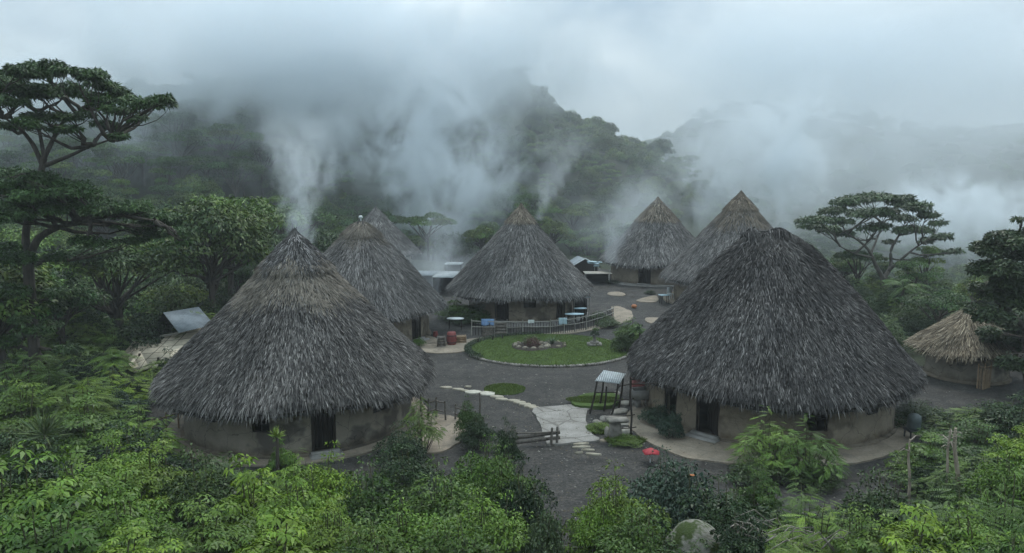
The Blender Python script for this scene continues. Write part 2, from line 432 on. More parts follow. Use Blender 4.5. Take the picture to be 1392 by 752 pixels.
def smooth_poly(P, n=6, jit=0.0, seed=1):
    """closed Catmull-Rom outline through the points"""
    g = np.random.default_rng(seed); P = np.array([[p[0], p[1]] for p in P]); m = len(P); out = []
    for i in range(m):
        p0, p1, p2, p3 = P[i - 1], P[i], P[(i + 1) % m], P[(i + 2) % m]
        for t in np.arange(n) / n:
            q = .5 * ((2 * p1) + (-p0 + p2) * t + (2 * p0 - 5 * p1 + 4 * p2 - p3) * t * t + (-p0 + 3 * p1 - 3 * p2 + p3) * t ** 3)
            out.append(q + g.uniform(-jit, jit, 2))
    return np.array(out)
def sheet(name, poly, z, mat, skirt=.1, label=None, kind="structure", parent=None):
    n = len(poly); c = poly.mean(0); mb = MB()
    top = np.hstack([poly, np.full((n, 1), z)]); bot = np.hstack([poly, np.full((n, 1), z - skirt)])
    # triangulate by bpy tessellation
    from mathutils.geometry import tessellate_polygon
    tris = tessellate_polygon([[Vector(p) for p in top]])
    V = np.vstack([top, bot]); mb.add(V, [[a, b, c_, c_] for a, b, c_ in tris]); mb.add(V, [[i, (i + 1) % n, n + (i + 1) % n, n + i] for i in range(n)])
    o = mb.build(name, mat, parent)
    me = o.data; import bmesh
    bm = bmesh.new(); bm.from_mesh(me); bmesh.ops.recalc_face_normals(bm, faces=bm.faces)
    up = [f for f in bm.faces if abs(f.normal.z) > .9]
    if up and sum(f.normal.z for f in up) < 0: bmesh.ops.reverse_faces(bm, faces=bm.faces)
    bm.to_mesh(me); bm.free()
    if kind: tag(o, label, kind=kind)
    return o
def px_poly(pts, n=6, jit=.04, seed=1): return smooth_poly([G(*p) for p in pts], n, jit, seed)
def strip(pts, widths, n=8, jit=.05, seed=3):
    P = np.array([[p.x, p.y] for p in (G(*q) for q in pts)]); g = np.random.default_rng(seed)
    t = np.linspace(0, len(P) - 1, (len(P) - 1) * n + 1)
    # smooth by repeated averaging
    C = np.stack([np.interp(t, range(len(P)), P[:, 0]), np.interp(t, range(len(P)), P[:, 1])], 1)
    for _ in range(6): C[1:-1] = (C[:-2] + C[1:-1] * 2 + C[2:]) / 4
    W = np.interp(t, range(len(P)), widths) / 2
    T = np.gradient(C, axis=0); T /= np.linalg.norm(T, axis=1)[:, None]; Nn = np.stack([-T[:, 1], T[:, 0]], 1)
    A = C + Nn * (W + g.uniform(-jit, jit, len(W)))[:, None]; B = C - Nn * (W + g.uniform(-jit, jit, len(W)))[:, None]
    return np.vstack([A, B[::-1]])

# huts' plan data: centre, wall radius, wall height, eave radius, eave z, apex z
HUTS = {
 'L': dict(c=(-8.85, 30.0), wr=4.55, er=5.55, ez=1.95, az=7.75),
 'R': dict(c=(11.1, 31.4), wr=5.1, er=6.1, ez=1.95, az=7.75),
 'L2': dict(c=(-9.65, 47.0), wr=4.2, er=5.25, ez=1.9, az=7.35),
 'C': dict(c=(.66, 54.5), wr=3.9, er=5.4, ez=1.95, az=8.05),
 'F': dict(c=(14.5, 73.5), wr=4.5, er=5.6, ez=2.0, az=8.05),
 'F2': dict(c=(18.7, 60.5), wr=5.1, er=6.2, ez=2.0, az=8.85),
 'B': dict(c=(-15.7, 85.0), wr=3.9, er=5.1, ez=1.6, az=6.75),
 'S': dict(c=(23.4, 37.0), wr=1.85, er=2.6, ez=1.5, az=3.6),
}
def ring_poly(c, r, a0=0, a1=360, n=64, seed=1, jit=.06):
    g = np.random.default_rng(seed); a = np.radians(np.linspace(a0, a1, n, endpoint=False))
    rr = r + g.uniform(-jit, jit, n)
    return np.stack([c[0] + rr * np.cos(a), c[1] + rr * np.sin(a)], 1)

# paths (each sheet a few millimetres above the one below)
sheet("path", px_poly([(858, 556), (852, 575), (866, 592), (890, 607), (935, 624), (1000, 632), (1070, 636), (1140, 634), (1200, 622), (1236, 604), (1248, 580), (1200, 560), (1050, 560), (930, 545), (890, 535)], seed=2), .06, M['tan_path'], .08, "tan earth apron around the right front hut")
sheet("path", ring_poly((-8.85, 30), 5.3, seed=5), .06, M['tan_path'], .08, "earth apron around the left front hut")
sheet("path", px_poly([(556, 575), (575, 566), (606, 566), (636, 574), (644, 584), (628, 600), (600, 616), (566, 616), (548, 600)], seed=4), .066, M['tan_path'], .08, "tan landing beside the left front hut")
sheet("path", strip([(540, 452), (566, 462), (596, 475), (620, 474), (645, 465), (690, 459), (740, 457), (790, 450), (826, 443), (846, 434), (846, 424), (836, 417)], [2.0, 2.4, 2.6, 2.2, 1.7, 1.2, .8, .7, .9, 1.5, 1.5, .6], seed=6), .052, M['tan_path'], .07, "tan footpath curving between lawn and fence")
sheet("path", px_poly([(865, 410), (880, 404), (893, 403), (892, 411)], 4, .03), .05, M['tan_path'], .05, "tan patch before the far hut")
sheet("path", px_poly([(878, 433), (905, 433), (912, 437), (884, 440)], 4, .03), .05, M['tan_path'], .05, "tan patch behind the right front hut")
sheet("path", px_poly([(826, 399), (838, 397), (850, 400), (846, 403), (830, 402)], 4, .03), .05, M['tan_path'], .05, "small pale patch in the far yard")
sheet("terrace", ring_poly((18.7, 60.5), 6.0, seed=9), .12, M['tan_path'], .15, "low earth terrace round a far hut")
sheet("terrace", ring_poly((14.5, 73.5), 5.4, seed=10), .12, M['concrete'], .15, "low terrace round the farthest right hut")
sheet("terrace", ring_poly((.66, 54.5), 5.0, seed=10), .12, M['concrete'], .15, "low terrace round the central hut")
sheet("pavement", px_poly([(725, 558), (750, 554), (778, 552), (802, 555), (796, 563), (799, 580), (806, 592), (814, 600), (780, 604), (745, 606), (738, 590), (731, 572)], 3, .05), .07, M['pale_paving'], .1, "pale stone paving slab area")

# ------------------------------------------------------------------ leaves
def leafq(P, D, Nn, L, W, fold=.12, droop=.15):
    D = D / (np.linalg.norm(D, axis=1)[:, None] + 1e-9)
    S = np.cross(Nn, D); S /= np.linalg.norm(S, axis=1)[:, None] + 1e-9
    U = np.cross(D, S); L = L[:, None]; W = W[:, None]
    return np.stack([P, P + D * L * .42 + S * W * .5 + U * L * fold, P + D * L - U * L * droop, P + D * L * .42 - S * W * .5 + U * L * fold], 1)
def vary(g, n, base, amt=.25, yell=.25):
    b = np.array(base)[None] * (1 + g.uniform(-amt, amt, (n, 1)))
    y = g.uniform(0, yell, (n, 1)); b = b * (1 + y * np.array([[1.0, .35, -.3]]))
    return np.clip(b, .004, 1)
def dome_pts(g, n, c, r, rz, inner=.75, low=-.25):
    """points on and a little inside the upper shell of a flattened dome, and their outward normals"""
    d = g.normal(size=(n * 3, 3)); d /= np.linalg.norm(d, axis=1)[:, None]; d = d[d[:, 2] > low][:n]
    k = g.uniform(inner, 1.0, (len(d), 1)) * (1 + .18 * np.sin(5 * d[:, :1] + c[0] * 3) * np.sin(4 * d[:, 1:2] + c[1] * 5))
    P = np.array(c) + d * k * np.array([r, r, rz])
    nn = d / np.array([r, r, rz]); nn /= np.linalg.norm(nn, axis=1)[:, None]
    return P, nn
def clump(mb, g, c, r, rz, n, L, W, base, style='single', amt=.25, yell=.3):
    P, nn = dome_pts(g, n, c, r, rz)
    n = len(P)
    out = P - np.array(c); out[:, 2] = 0; out /= np.linalg.norm(out, axis=1)[:, None] + 1e-6
    up = np.array([0, 0, 1.0])
    if style == 'single':
        D = out + g.normal(0, .55, (n, 3)); D[:, 2] -= .25
        Nn = nn * .7 + up * .6 + g.normal(0, .35, (n, 3))
        mb.quads(leafq(P, D, Nn, L * g.uniform(.7, 1.3, n), W * g.uniform(.7, 1.3, n)), vary(g, n, base, amt, yell))
    elif style == 'palmate':
        k = 6; ax = nn * .6 + up * .8 + g.normal(0, .2, (n, 3)); ax /= np.linalg.norm(ax, axis=1)[:, None]
        t = np.cross(ax, g.normal(size=(n, 3))); t /= np.linalg.norm(t, axis=1)[:, None]; b = np.cross(ax, t)
        col = vary(g, n, base, amt, yell); sc = g.uniform(.7, 1.25, n)
        for j in range(k):
            a = 2 * math.pi * j / k + g.uniform(-.2, .2, n)
            D = t * np.cos(a)[:, None] + b * np.sin(a)[:, None] + out * .35; D = D - ax * .05; D[:, 2] -= g.uniform(.1, .45, n)
            mb.quads(leafq(P + D * .02, D, ax, L * sc * g.uniform(.8, 1.1, n), W * sc, .08, .2), col * g.uniform(.85, 1.15, (n, 1)))
    elif style == 'frond':
        col = vary(g, n, base, amt, yell); pairs = 11
        D = out + g.normal(0, .45, (n, 3)); D[:, 2] = g.uniform(-.25, .15, n); D /= np.linalg.norm(D, axis=1)[:, None]
        Nn = up + nn * .3 + g.normal(0, .15, (n, 3)); S = np.cross(Nn, D); S /= np.linalg.norm(S, axis=1)[:, None]
        Ls = L * g.uniform(.7, 1.2, n)
        for j in range(pairs):
            u = (j + .6) / pairs
            base_p = P + D * (Ls * u)[:, None] - up * (Ls * .22 * u * u)[:, None]
            ll = Ls * W * math.sin(math.pi * (.15 + .8 * u)) 
            for sgn in (-1, 1):
                DD = S * sgn + D * .35 - up * .25
                mb.quads(leafq(base_p, DD, Nn, ll, Ls * .065, .02, .15), col * g.uniform(.85, 1.15, (n, 1)))
def limb(mb, g, a, b, r0, r1, n=5, bend=.12, sag=0.0, col=(1, 1, 1), k=6):
    a, b = np.array(a, float), np.array(b, float); L = np.linalg.norm(b - a); m = (a + b) / 2 + g.normal(0, bend * L, 3) + np.array([0, 0, -sag * L])
    t = np.linspace(0, 1, n)[:, None]; P = (1 - t) ** 2 * a + 2 * t * (1 - t) * m + t * t * b
    mb.tube(P, list(np.linspace(r0, r1, n)), k, col, cap=False)

LEAFC = dict(forest=(.055, .118, .032), bright=(.105, .200, .030), mid=(.070, .135, .028), deep=(.026, .056, .020), dark=(.028, .055, .026), blue=(.045, .085, .055), yellow=(.15, .20, .04))

# ---- forest tree kinds (crown spans about 4 m radius, 8 m tall)
def forest_tree(name, seed, kind, label, cat='tree', base='forest', nleaf=1.0):
    g = np.random.default_rng(seed); root = thing(name, (0, 0, 0), label, cat)
    tr, cr = MB(), MB(); cl = []
    if kind == 'umbrella':
        H = 8.0
        for i in range(12):
            a = g.uniform(0, 6.28); d = 3.6 * math.sqrt(g.uniform(0, 1)); cl.append((d * math.cos(a), d * math.sin(a), H - 1.2 - .10 * d * d + g.uniform(-.3, .3), g.uniform(1.1, 1.7), g.uniform(.4, .6)))
    elif kind == 'round':
        H = 7.5
        for i in range(20):
            v = g.normal(size=3); v /= np.linalg.norm(v); v[2] = abs(v[2]) * 1.1 - .25
            cl.append((v[0] * 2.6, v[1] * 2.6, 4.8 + v[2] * 2.4, g.uniform(.9, 1.5), g.uniform(.55, .8)))
    elif kind == 'dome':
        H = 7.5
        for i in range(26):
            v = g.normal(size=3); v /= np.linalg.norm(v); v[2] = abs(v[2]) * 1.15 - .35; q = g.uniform(.7, 1.05)
            cl.append((v[0] * 2.5 * q, v[1] * 2.5 * q, 4.6 + v[2] * 2.3 * q, g.uniform(.8, 1.25), g.uniform(.75, 1.1)))
    elif kind == 'tiered':
        H = 8.5
        for i in range(18):
            h = g.uniform(.25, 1); d = (1.15 - h) * 3.6 * g.uniform(.3, 1); a = g.uniform(0, 6.28)
            cl.append((d * math.cos(a), d * math.sin(a), h * H - .7, g.uniform(.9, 1.5), g.uniform(.32, .5)))
    else:  # ragged
        H = 9.0
        for i in range(15):
            a = g.uniform(0, 6.28); d = g.uniform(.2, 2.9); cl.append((d * math.cos(a) + .6, d * math.sin(a), g.uniform(3.5, H - .6), g.uniform(.7, 1.3), g.uniform(.4, .7)))
    limb(tr, g, (0, 0, -2.5), (g.normal(0, .2), g.normal(0, .2), H * .45), .26, .17, 7, .03)
    top = np.array([0, 0, H * .45])
    for (x, y, z, r, rz) in cl:
        limb(tr, g, top + g.normal(0, .15, 3) + np.array([0, 0, g.uniform(-.8, .3)]), (x * .9, y * .9, z - rz * .4), .10, .03, 5, .1)
        clump(cr, g, (x, y, z), r, rz, int(270 * r * nleaf), .30, .12, np.array(LEAFC[base]) * g.uniform(.5, 1.6) * np.array([g.uniform(.8, 1.3), 1, 1]), 'single', .3, .35)
    tr.build("trunk", M['bark'], root); cr.build("crown", M['leaf'], root)
    return root

KINDS = [('umbrella', 'broad flat-topped forest tree'), ('dome', 'round dense-crowned forest tree'), ('tiered', 'tall layered forest tree'),
         ('ragged', 'ragged open-crowned forest tree'), ('dome', 'bushy full-crowned forest tree'), ('umbrella', 'wide spreading forest tree')]
ZONES = {'left': 'in the misty woods left of the huts', 'foot': 'at the foot of the hill behind the huts', 'right': 'in the woods beyond the right front hut'}
def near_hut(x, y, pad):
    return any(math.hypot(x - h['c'][0], y - h['c'][1]) < h['er'] + pad for h in HUTS.values())
spots = []
def zone_pts(x0, x1, y0, y1, step, seed):
    g = np.random.default_rng(seed); out = []
    for yy in np.arange(y0, y1, step):
        for xx in np.arange(x0, x1, step):
            out.append((xx + g.uniform(-.42, .42) * step, yy + g.uniform(-.42, .42) * step))
    return out
for (x, y) in zone_pts(-75, -14, 34, 128, 4.5, 1):
    a = x / y
    if a < -.78 or a > -.16 or near_hut(x, y, 1.5) or (y < 45 and x > -24) or (y < 90 and y > 70 and x > -23) or (y < 66 and x > -17.5) or math.hypot(x + 18, y - 40) < 6 or math.hypot(x + 22.8, y - 34.5) < 2.5: continue
    spots.append((x, y, 'left'))
for (x, y) in zone_pts(-32, 60, 92, 136, 5.6, 2):
    a = x / y
    if a < -.17 or a > .32 or near_hut(x, y, 1.5) or (math.hypot(x - 8, y - 90) < 6): continue
    spots.append((x, y, 'foot'))
for (x, y) in zone_pts(18, 95, 46, 128, 5.4, 3):
    a = x / y
    if a < .40 + (.06 if y < 60 else -.12 * min(1, (y - 60) / 30)) or a > .78 or near_hut(x, y, 2.0) or (y < 58 and a < .5) or (y < 52 and a < .58): continue
    spots.append((x, y, 'right'))
spots.sort(key=lambda s: s[1])
spots_near, spots_rest = spots[:290], spots[290:]
protos = [None] * 6
gg = np.random.default_rng(5); counts = {}
for i, (x, y, zn) in enumerate(spots_near):
    k = int(gg.integers(0, 6))
    lab = f"{KINDS[k][1]} {ZONES[zn]}"
    s = gg.uniform(.75, 1.2) if zn == 'left' and y < 70 else gg.uniform(.8, 1.2)
    if zn == 'right': s *= .48 if y < 72 else .62
    if zn == 'foot': s *= .85
    if protos[k] is None:
        protos[k] = forest_tree("forest_tree", 40 + k, KINDS[k][0], lab)
        o = protos[k]; o.location = (x, y, tz(x, y) - .2); o.rotation_euler.z = gg.uniform(0, 6.28); o.scale = (s, s, s * gg.uniform(.85, 1.1)); o["group"] = "forest trees " + ZONES[zn]
    else:
        copy_tree(protos[k], (x, y, tz(x, y) - .2), gg.uniform(0, 6.28), (s, s, s * gg.uniform(.85, 1.15)), lab, "forest trees " + ZONES[zn])

# ---- far forest on the hillsides: one mass, instanced on points
def scatter(name, pts, rots, scls, var, sources, label, zscl=None):
    me = bpy.data.meshes.new(name); me.from_pydata([tuple(p) for p in pts], [], [])
    for nm, arr, ty in (('rot', rots, 'FLOAT'), ('scl', scls, 'FLOAT'), ('var', var, 'INT')):
        a = me.attributes.new(nm, ty, 'POINT'); a.data.foreach_set('value', np.asarray(arr, np.float32 if ty == 'FLOAT' else np.int32))
    o = bpy.data.objects.new(name, me); COL.objects.link(o)
    ng = bpy.data.node_groups.new(name, 'GeometryNodeTree')
    ng.interface.new_socket('Geometry', in_out='INPUT', socket_type='NodeSocketGeometry'); ng.interface.new_socket('Geometry', in_out='OUTPUT', socket_type='NodeSocketGeometry')
    gi, go = ng.nodes.new('NodeGroupInput'), ng.nodes.new('NodeGroupOutput'); jn = ng.nodes.new('GeometryNodeJoinGeometry')
    def attr(n, t):
        q = ng.nodes.new('GeometryNodeInputNamedAttribute'); q.data_type = t; q.inputs['Name'].default_value = n; return q.outputs['Attribute']
    R, S_, V_ = attr('rot', 'FLOAT'), attr('scl', 'FLOAT'), attr('var', 'INT')
    cr = ng.nodes.new('ShaderNodeCombineXYZ'); ng.links.new(R, cr.inputs[2]); cs = ng.nodes.new('ShaderNodeCombineXYZ')
    for i in range(3): ng.links.new(S_, cs.inputs[i])
    for k, src in enumerate(sources):
        oi = ng.nodes.new('GeometryNodeObjectInfo'); oi.inputs['Object'].default_value = src; oi.inputs['As Instance'].default_value = True; oi.transform_space = 'ORIGINAL'
        cmp_ = ng.nodes.new('FunctionNodeCompare'); cmp_.data_type = 'INT'; cmp_.operation = 'EQUAL'
        ng.links.new(V_, cmp_.inputs[2]); cmp_.inputs[3].default_value = k
        ip = ng.nodes.new('GeometryNodeInstanceOnPoints')
        ng.links.new(gi.outputs[0], ip.inputs['Points']); ng.links.new(cmp_.outputs[0], ip.inputs['Selection']); ng.links.new(oi.outputs['Geometry'], ip.inputs['Instance'])
        ng.links.new(cr.outputs[0], ip.inputs['Rotation']); ng.links.new(cs.outputs[0], ip.inputs['Scale']); ng.links.new(ip.outputs[0], jn.inputs[0])
    ng.links.new(jn.outputs[0], go.inputs[0])
    mod = o.modifiers.new("scatter", 'NODES'); mod.node_group = ng
    return tag(o, label, kind='stuff')
crowns = [[c for c in p.children if c.name.startswith('crown')][0] for p in protos]
far = [(x, y) for (x, y, z) in spots_rest]
for (x, y) in zone_pts(-330, 130, 126, 330, 4.5, 9):
    a = x / y
    if abs(a) > .85 or (x > 95): continue
    if y < 136 and -.2 < a < .35: continue
    far.append((x, y))
for (x, y) in zone_pts(60, 480, 330, 620, 16, 10): far.append((x, y))
for (x, y) in zone_pts(80, 200, 128, 330, 9, 12): far.append((x, y))
far = np.array(far); g = np.random.default_rng(21)
fz = terr(far[:, 0], far[:, 1]) + g.uniform(-2.8, -.8, len(far))
scl = g.uniform(.5, 1.0, len(far)) * np.where(far[:, 1] > 330, 1.8, 1)
scatter("forest", np.column_stack([far, fz]), g.uniform(0, 6.28, len(far)), scl, g.choice([1, 1, 4, 4, 1, 4, 3], len(far)), crowns, "misty forest covering the hillsides")

# ---- bushes (unit size about 1 m radius, 1.6 m tall, then scaled)
def bush(name, seed, style, base, label, L, W, ncl, nper, flat=.42, spread=.75, h=1.5, mat='leaf', cat='bush'):
    g = np.random.default_rng(seed); root = thing(name, (0, 0, 0), label, cat)
    st, cr = MB(), MB()
    for i in range(ncl):
        a = 2.4 * i + g.uniform(-.4, .4); d = spread * math.sqrt((i + .5) / ncl); z = h * (1 - .55 * (d / spread) ** 2) * g.uniform(.75, 1.0)
        c = (d * math.cos(a), d * math.sin(a), z - .15); r = g.uniform(.18, .44); c = (c[0] * g.uniform(.85, 1.2), c[1] * g.uniform(.85, 1.2), c[2] * g.uniform(.8, 1.12))
        limb(st, g, (g.normal(0, .06), g.normal(0, .06), -.3), (c[0], c[1], c[2] - .05), .028, .010, 6, .08, 0, (1, 1, 1), 5)
        clump(cr, g, c, r, r * flat, nper, L, W, np.array(LEAFC[base]) * g.uniform(.75, 1.25), style, .22, .3)
        if i % 3 == 0: clump(cr, g, (c[0] * 1.1, c[1] * 1.1, c[2] * .55), r, r * flat, nper // 2, L, W, np.array(LEAFC[base]) * g.uniform(.8, 1.2), style, .22, .3)
    for i in range(9):
        a = g.uniform(0, 6.28); d = spread * g.uniform(.1, 1.0); z = h * (1 - .5 * (d / spread) ** 2) * g.uniform(.98, 1.22); c = (d * math.cos(a), d * math.sin(a), z)
        limb(st, g, (c[0] * .6, c[1] * .6, z * .4), c, .014, .006, 4, .05, 0, (1.3, 1.5, .9), 4)
        clump(cr, g, c, g.uniform(.10, .2), .09, max(4, nper // 7), L * .85, W * .85, np.array(LEAFC[base]) * g.uniform(.9, 1.25), style, .22, .35)
    st.build("stem", M['bark'], root); cr.build("foliage", M[mat], root)
    return root
BK = {}
BK_DEF = {
 'palm1': ("leafy_bush", 1, 'palmate', 'bright', .095, .040, 26, 50, .45, .78, 1.5, 'leaf_gloss'),
 'palm2': ("leafy_bush", 2, 'palmate', 'bright', .135, .055, 22, 36, .38, .82, 1.3, 'leaf_gloss'),
 'palm3': ("leafy_bush", 9, 'palmate', 'mid', .088, .036, 26, 50, .5, .75, 1.6, 'leaf_gloss'),
 'fine1': ("shrub", 3, 'single', 'mid', .085, .042, 26, 190, .6, .75, 1.4, 'leaf_gloss'),
 'fine2': ("shrub", 4, 'single', 'deep', .085, .045, 26, 190, .6, .8, 1.5, 'leaf_gloss'),
 'fine3': ("shrub", 5, 'single', 'bright', .08, .036, 26, 180, .5, .75, 1.3, 'leaf_gloss'),
 'blue1': ("shrub", 6, 'single', 'blue', .09, .05, 22, 170, .6, .8, 1.2, 'leaf'),
 'fern1': ("feathery_bush", 7, 'frond', 'mid', .34, .26, 20, 18, .3, .85, 1.4, 'leaf'),
 'fern2': ("feathery_bush", 8, 'frond', 'bright', .32, .26, 20, 18, .28, .9, 1.3, 'leaf'),
}
def place_bush(kind, px, ytop, Yd, wr, label, group=None, cat='bush'):
    """kind, pixel column, pixel row of its top, distance, radius in metres"""
    p = at(px, ytop, Yd); z0 = tz(p.x, p.y); H = max(.35, p.z - z0)
    d = BK_DEF[kind]; hh = d[10]
    s = (wr, wr, H / hh * .93); rz = (px * 13.7 + ytop) % 6.28
    if kind not in BK:
        BK[kind] = bush(d[0], d[1], d[2], d[3], label, *d[4:12], cat=cat); o = BK[kind]
        o.location = (p.x, p.y, z0); o.rotation_euler.z = rz; o.scale = s
        if group: o["group"] = group
    else:
        o = copy_tree(BK[kind], (p.x, p.y, z0), rz, s, label); o["category"] = cat
        if group: o["group"] = group
        elif "group" in o: del o["group"]
    return o
EXEC_BUSHES = True

# ------------------------------------------------------------------ huts
def hut_angle(h, px, z=1.0):
    """bearing (radians) on the wall circle where the pixel column meets it"""
    r = ray(px, 376); dx, dy = r[0], r[1]
    cx, cyy = h['c']; best = None
    for it in range(3):
        # depth along the forward axis changes little with z; use z-corrected slope
        dpt = (cyy - h['wr']) * CT + (CAM_Z - z) * ST
        sl = (px - CX) / F * dpt / (cyy - h['wr'])
    A = 1 + sl * sl; B = -2 * (cx * sl + cyy); C_ = cx * cx + cyy * cyy - h['wr'] ** 2
    disc = B * B - 4 * A * C_
    if disc < 0: disc = 0
    y = (-B - math.sqrt(disc)) / (2 * A)
    return math.atan2(y - cyy, sl * y - cx)

def wall_mesh(R, H, openings, th=.22, nseg=96):
    """round wall with real openings: list of (a0,a1,z0,z1)"""
    angs = set(np.linspace(-math.pi, math.pi, nseg, endpoint=False).tolist())
    for (a0, a1, z0, z1) in openings: angs |= {a0, a1}
    angs = sorted(angs); zs = sorted({0.0, H} | {o[2] for o in openings} | {o[3] for o in openings} | {.35, 1.2})
    mb = MB(); n = len(angs)
    def hole(i, j):
        am = (angs[i] + (angs[(i + 1) % n] if i < n - 1 else angs[0] + 2 * math.pi)) / 2; zm = (zs[j] + zs[j + 1]) / 2
        return any(a0 < am < a1 and z0 < zm < z1 for a0, a1, z0, z1 in openings)
    def P(r, a, z):
        rr = r + (.03 * math.sin(a * 7) + .02 * math.sin(a * 17 + z * 3)) * (1 if z > 0 else 1)
        return (rr * math.cos(a), rr * math.sin(a), z)
    Ri = R - th
    for i in range(n):
        a, b = angs[i], angs[(i + 1) % n]
        for j in range(len(zs) - 1):
            if hole(i, j): continue
            z0, z1 = zs[j], zs[j + 1]
            mb.add([P(R, a, z0), P(R, b, z0), P(R, b, z1), P(R, a, z1)], [[0, 1, 2, 3]])
            mb.add([P(Ri, a, z0), P(Ri, b, z0), P(Ri, b, z1), P(Ri, a, z1)], [[3, 2, 1, 0]])
            for (ii, aa) in (((i - 1) % n, a), ((i + 1) % n, b)):
                if hole(ii, j): mb.add([P(R, aa, z0), P(Ri, aa, z0), P(Ri, aa, z1), P(R, aa, z1)], [[0, 1, 2, 3]])
            if j + 1 < len(zs) - 1 and hole(i, j + 1): mb.add([P(R, a, z1), P(R, b, z1), P(Ri, b, z1), P(Ri, a, z1)], [[0, 1, 2, 3]])
            if j > 0 and hole(i, j - 1): mb.add([P(R, a, z0), P(R, b, z0), P(Ri, b, z0), P(Ri, a, z0)], [[0, 1, 2, 3]])
    return mb

def thatch(h, seed, nst, Ls, Ws, pal, cap=None, ridge=0, bulge=.0, tanband=None, raw=False, topr=.0, seg=2, round_top=.0):
    """solid cone under thousands of straw strips. s runs 0 (apex) to 1 (eave)"""
    g = np.random.default_rng(seed); R, ez, az = h['er'], h['ez'], h['az']; Hh = az - ez
    def prof(s):
        r = s ** (1 - bulge) if bulge >= 0 else s ** (1 - bulge)
        return topr * (1 - s) + (R - topr * 0) * (topr / R * 0 + r * (1 - topr / R * (1 - s)))
    def surf_p(s, th, off=0.0):
        s = np.asarray(s, float); r = prof(s)
        lump = 1 + .018 * np.sin(3 * th + seed) + .012 * np.sin(7 * th + 2 * s * 6 + seed * 2)
        x = (r * lump + ridge * (1 - s)) * np.cos(th); y = (r * lump) * np.sin(th)
        z = az - Hh * s + (-round_top * (1 - np.minimum(s / .16, 1)) ** 2 * 0 + round_top * .0) - round_top * .35 * np.abs(np.cos(th)) ** 3 * (1 - np.minimum(s / .3, 1)) - .10 * np.sin(4 * th + seed) * s ** 3
        ca = Hh / math.hypot(Hh, R); sa = R / math.hypot(Hh, R)
        return np.stack([x + off * ca * np.cos(th), y + off * ca * np.sin(th), z + off * sa], -1)
    mb = MB()
    # under-surface with thickness
    ns, nt_ = 14, 48; S = np.linspace(0.0, 1.0, ns); T = np.linspace(0, 2 * math.pi, nt_, endpoint=False)
    SS, TT = np.meshgrid(S, T, indexing='ij'); V = surf_p(SS, TT).reshape(-1, 3)
    Fc = [[i * nt_ + j, (i + 1) * nt_ + j, (i + 1) * nt_ + (j + 1) % nt_, i * nt_ + (j + 1) % nt_] for i in range(ns - 1) for j in range(nt_)]
    mb.add(V, Fc, (.07, .068, .065))
    V2 = V - np.array([0, 0, .28]); V2[-nt_:] = V[-nt_:] * np.array([.97, .97, 1]) - np.array([0, 0, .22])
    mb.add(V2, [f[::-1] for f in Fc], (.05, .045, .04))
    a = (ns - 1) * nt_
    VV = np.vstack([V[a:], V2[a:]]); mb.add(VV, [[j, nt_ + j, nt_ + (j + 1) % nt_, (j + 1) % nt_] for j in range(nt_)], (.06, .055, .05))
    def strands(n, s0, s1, L, W, off0, lift, pal_, hang=0, eave=False, sideways=.16):
        s = np.sqrt(g.uniform(s0 ** 2 + .0005, s1 ** 2, n)) if not eave else g.uniform(s0, s1, n)
        rows = 34; th0 = g.uniform(0, 2 * math.pi, n); wv = .28 * np.sin(th0 * 9 + seed) + .2 * np.sin(th0 * 21); s = np.where(g.uniform(0, 1, n) < .72, (np.floor(s * rows + wv) - wv + g.normal(.5, .13, n)) / rows, s); s = np.clip(s, .004, 1.0)
        th = th0
        # clumping: whole tufts lean the same way
        tuft = np.sin(th * 23 + np.floor(s * rows / 2) * 1.7) * .5 + np.sin(th * 57 + s * 31) * .5
        ll = L * g.uniform(.55, 1.35, n); P0 = surf_p(s, th, off0 + g.uniform(0, .05, n))
        ds = ll / math.hypot(Hh, R)
        P1 = surf_p(s + ds, th + (g.normal(0, sideways * .6, n) + .07 * tuft) * ll / np.maximum(R * s, .35), off0 + lift * g.uniform(.3, 1.5, n))
        if hang: 
            P1[:, 2] -= hang * g.uniform(0, 1, n); 
        Pm = (P0 + P1) / 2 + surf_p(s, th, .03) * 0
        Tn = P1 - P0; Nn = surf_p(s, th, 1) - surf_p(s, th, 0) + g.normal(0, .22, (n, 3)); Sd = np.cross(Tn, Nn); Sd /= np.linalg.norm(Sd, axis=1)[:, None] + 1e-9
        w = W * g.uniform(.5, 1.4, n)[:, None] / 2
        lo = surf_p(s, th, 1) - surf_p(s, th, 0)
        Pm = P0 * .45 + P1 * .55 + lo * .02
        q = g.uniform(0, 1, n); dark, mid, light = [np.array(c) for c in pal_]
        col = np.where(q[:, None] < .38, dark, np.where(q[:, None] < .85, mid, light)) * g.uniform(.7, 1.3, (n, 1))
        wth = .5 + .5 * np.sin(th * 2.3 + seed) * np.sin(s * 7 + th * 3.1)
        col = col * (.82 + .36 * wth)[:, None]
        flake = np.sin(th * 83 + np.floor(s * rows) * 2.1) * np.sin(th * 37 + np.floor(s * rows * 2) * 4.3); col = col * (1 + .38 * flake)[:, None]
        if tanband is not None:
            t0, t1, tc = tanband
            edge = .035 * np.sin(th * 5 + seed) + g.normal(0, .03, n)
            k_ = ((s + edge > t0) & (s + edge < t1))
            soft = g.uniform(0, 1, n) < .85
            col[k_ & soft] = np.array(tc) * g.uniform(.55, 1.35, ((k_ & soft).sum(), 1))
        if seg == 2:
            mb.quads(np.stack([P0 - Sd * w * .8, P0 + Sd * w * .8, Pm + Sd * w, Pm - Sd * w], 1), col)
            mb.quads(np.stack([Pm - Sd * w, Pm + Sd * w, P1 + Sd * w * .3, P1 - Sd * w * .3], 1), col * 1.08)
        else:
            mb.quads(np.stack([P0 - Sd * w * .8, P0 + Sd * w * .8, P1 + Sd * w * .4, P1 - Sd * w * .4], 1), col)
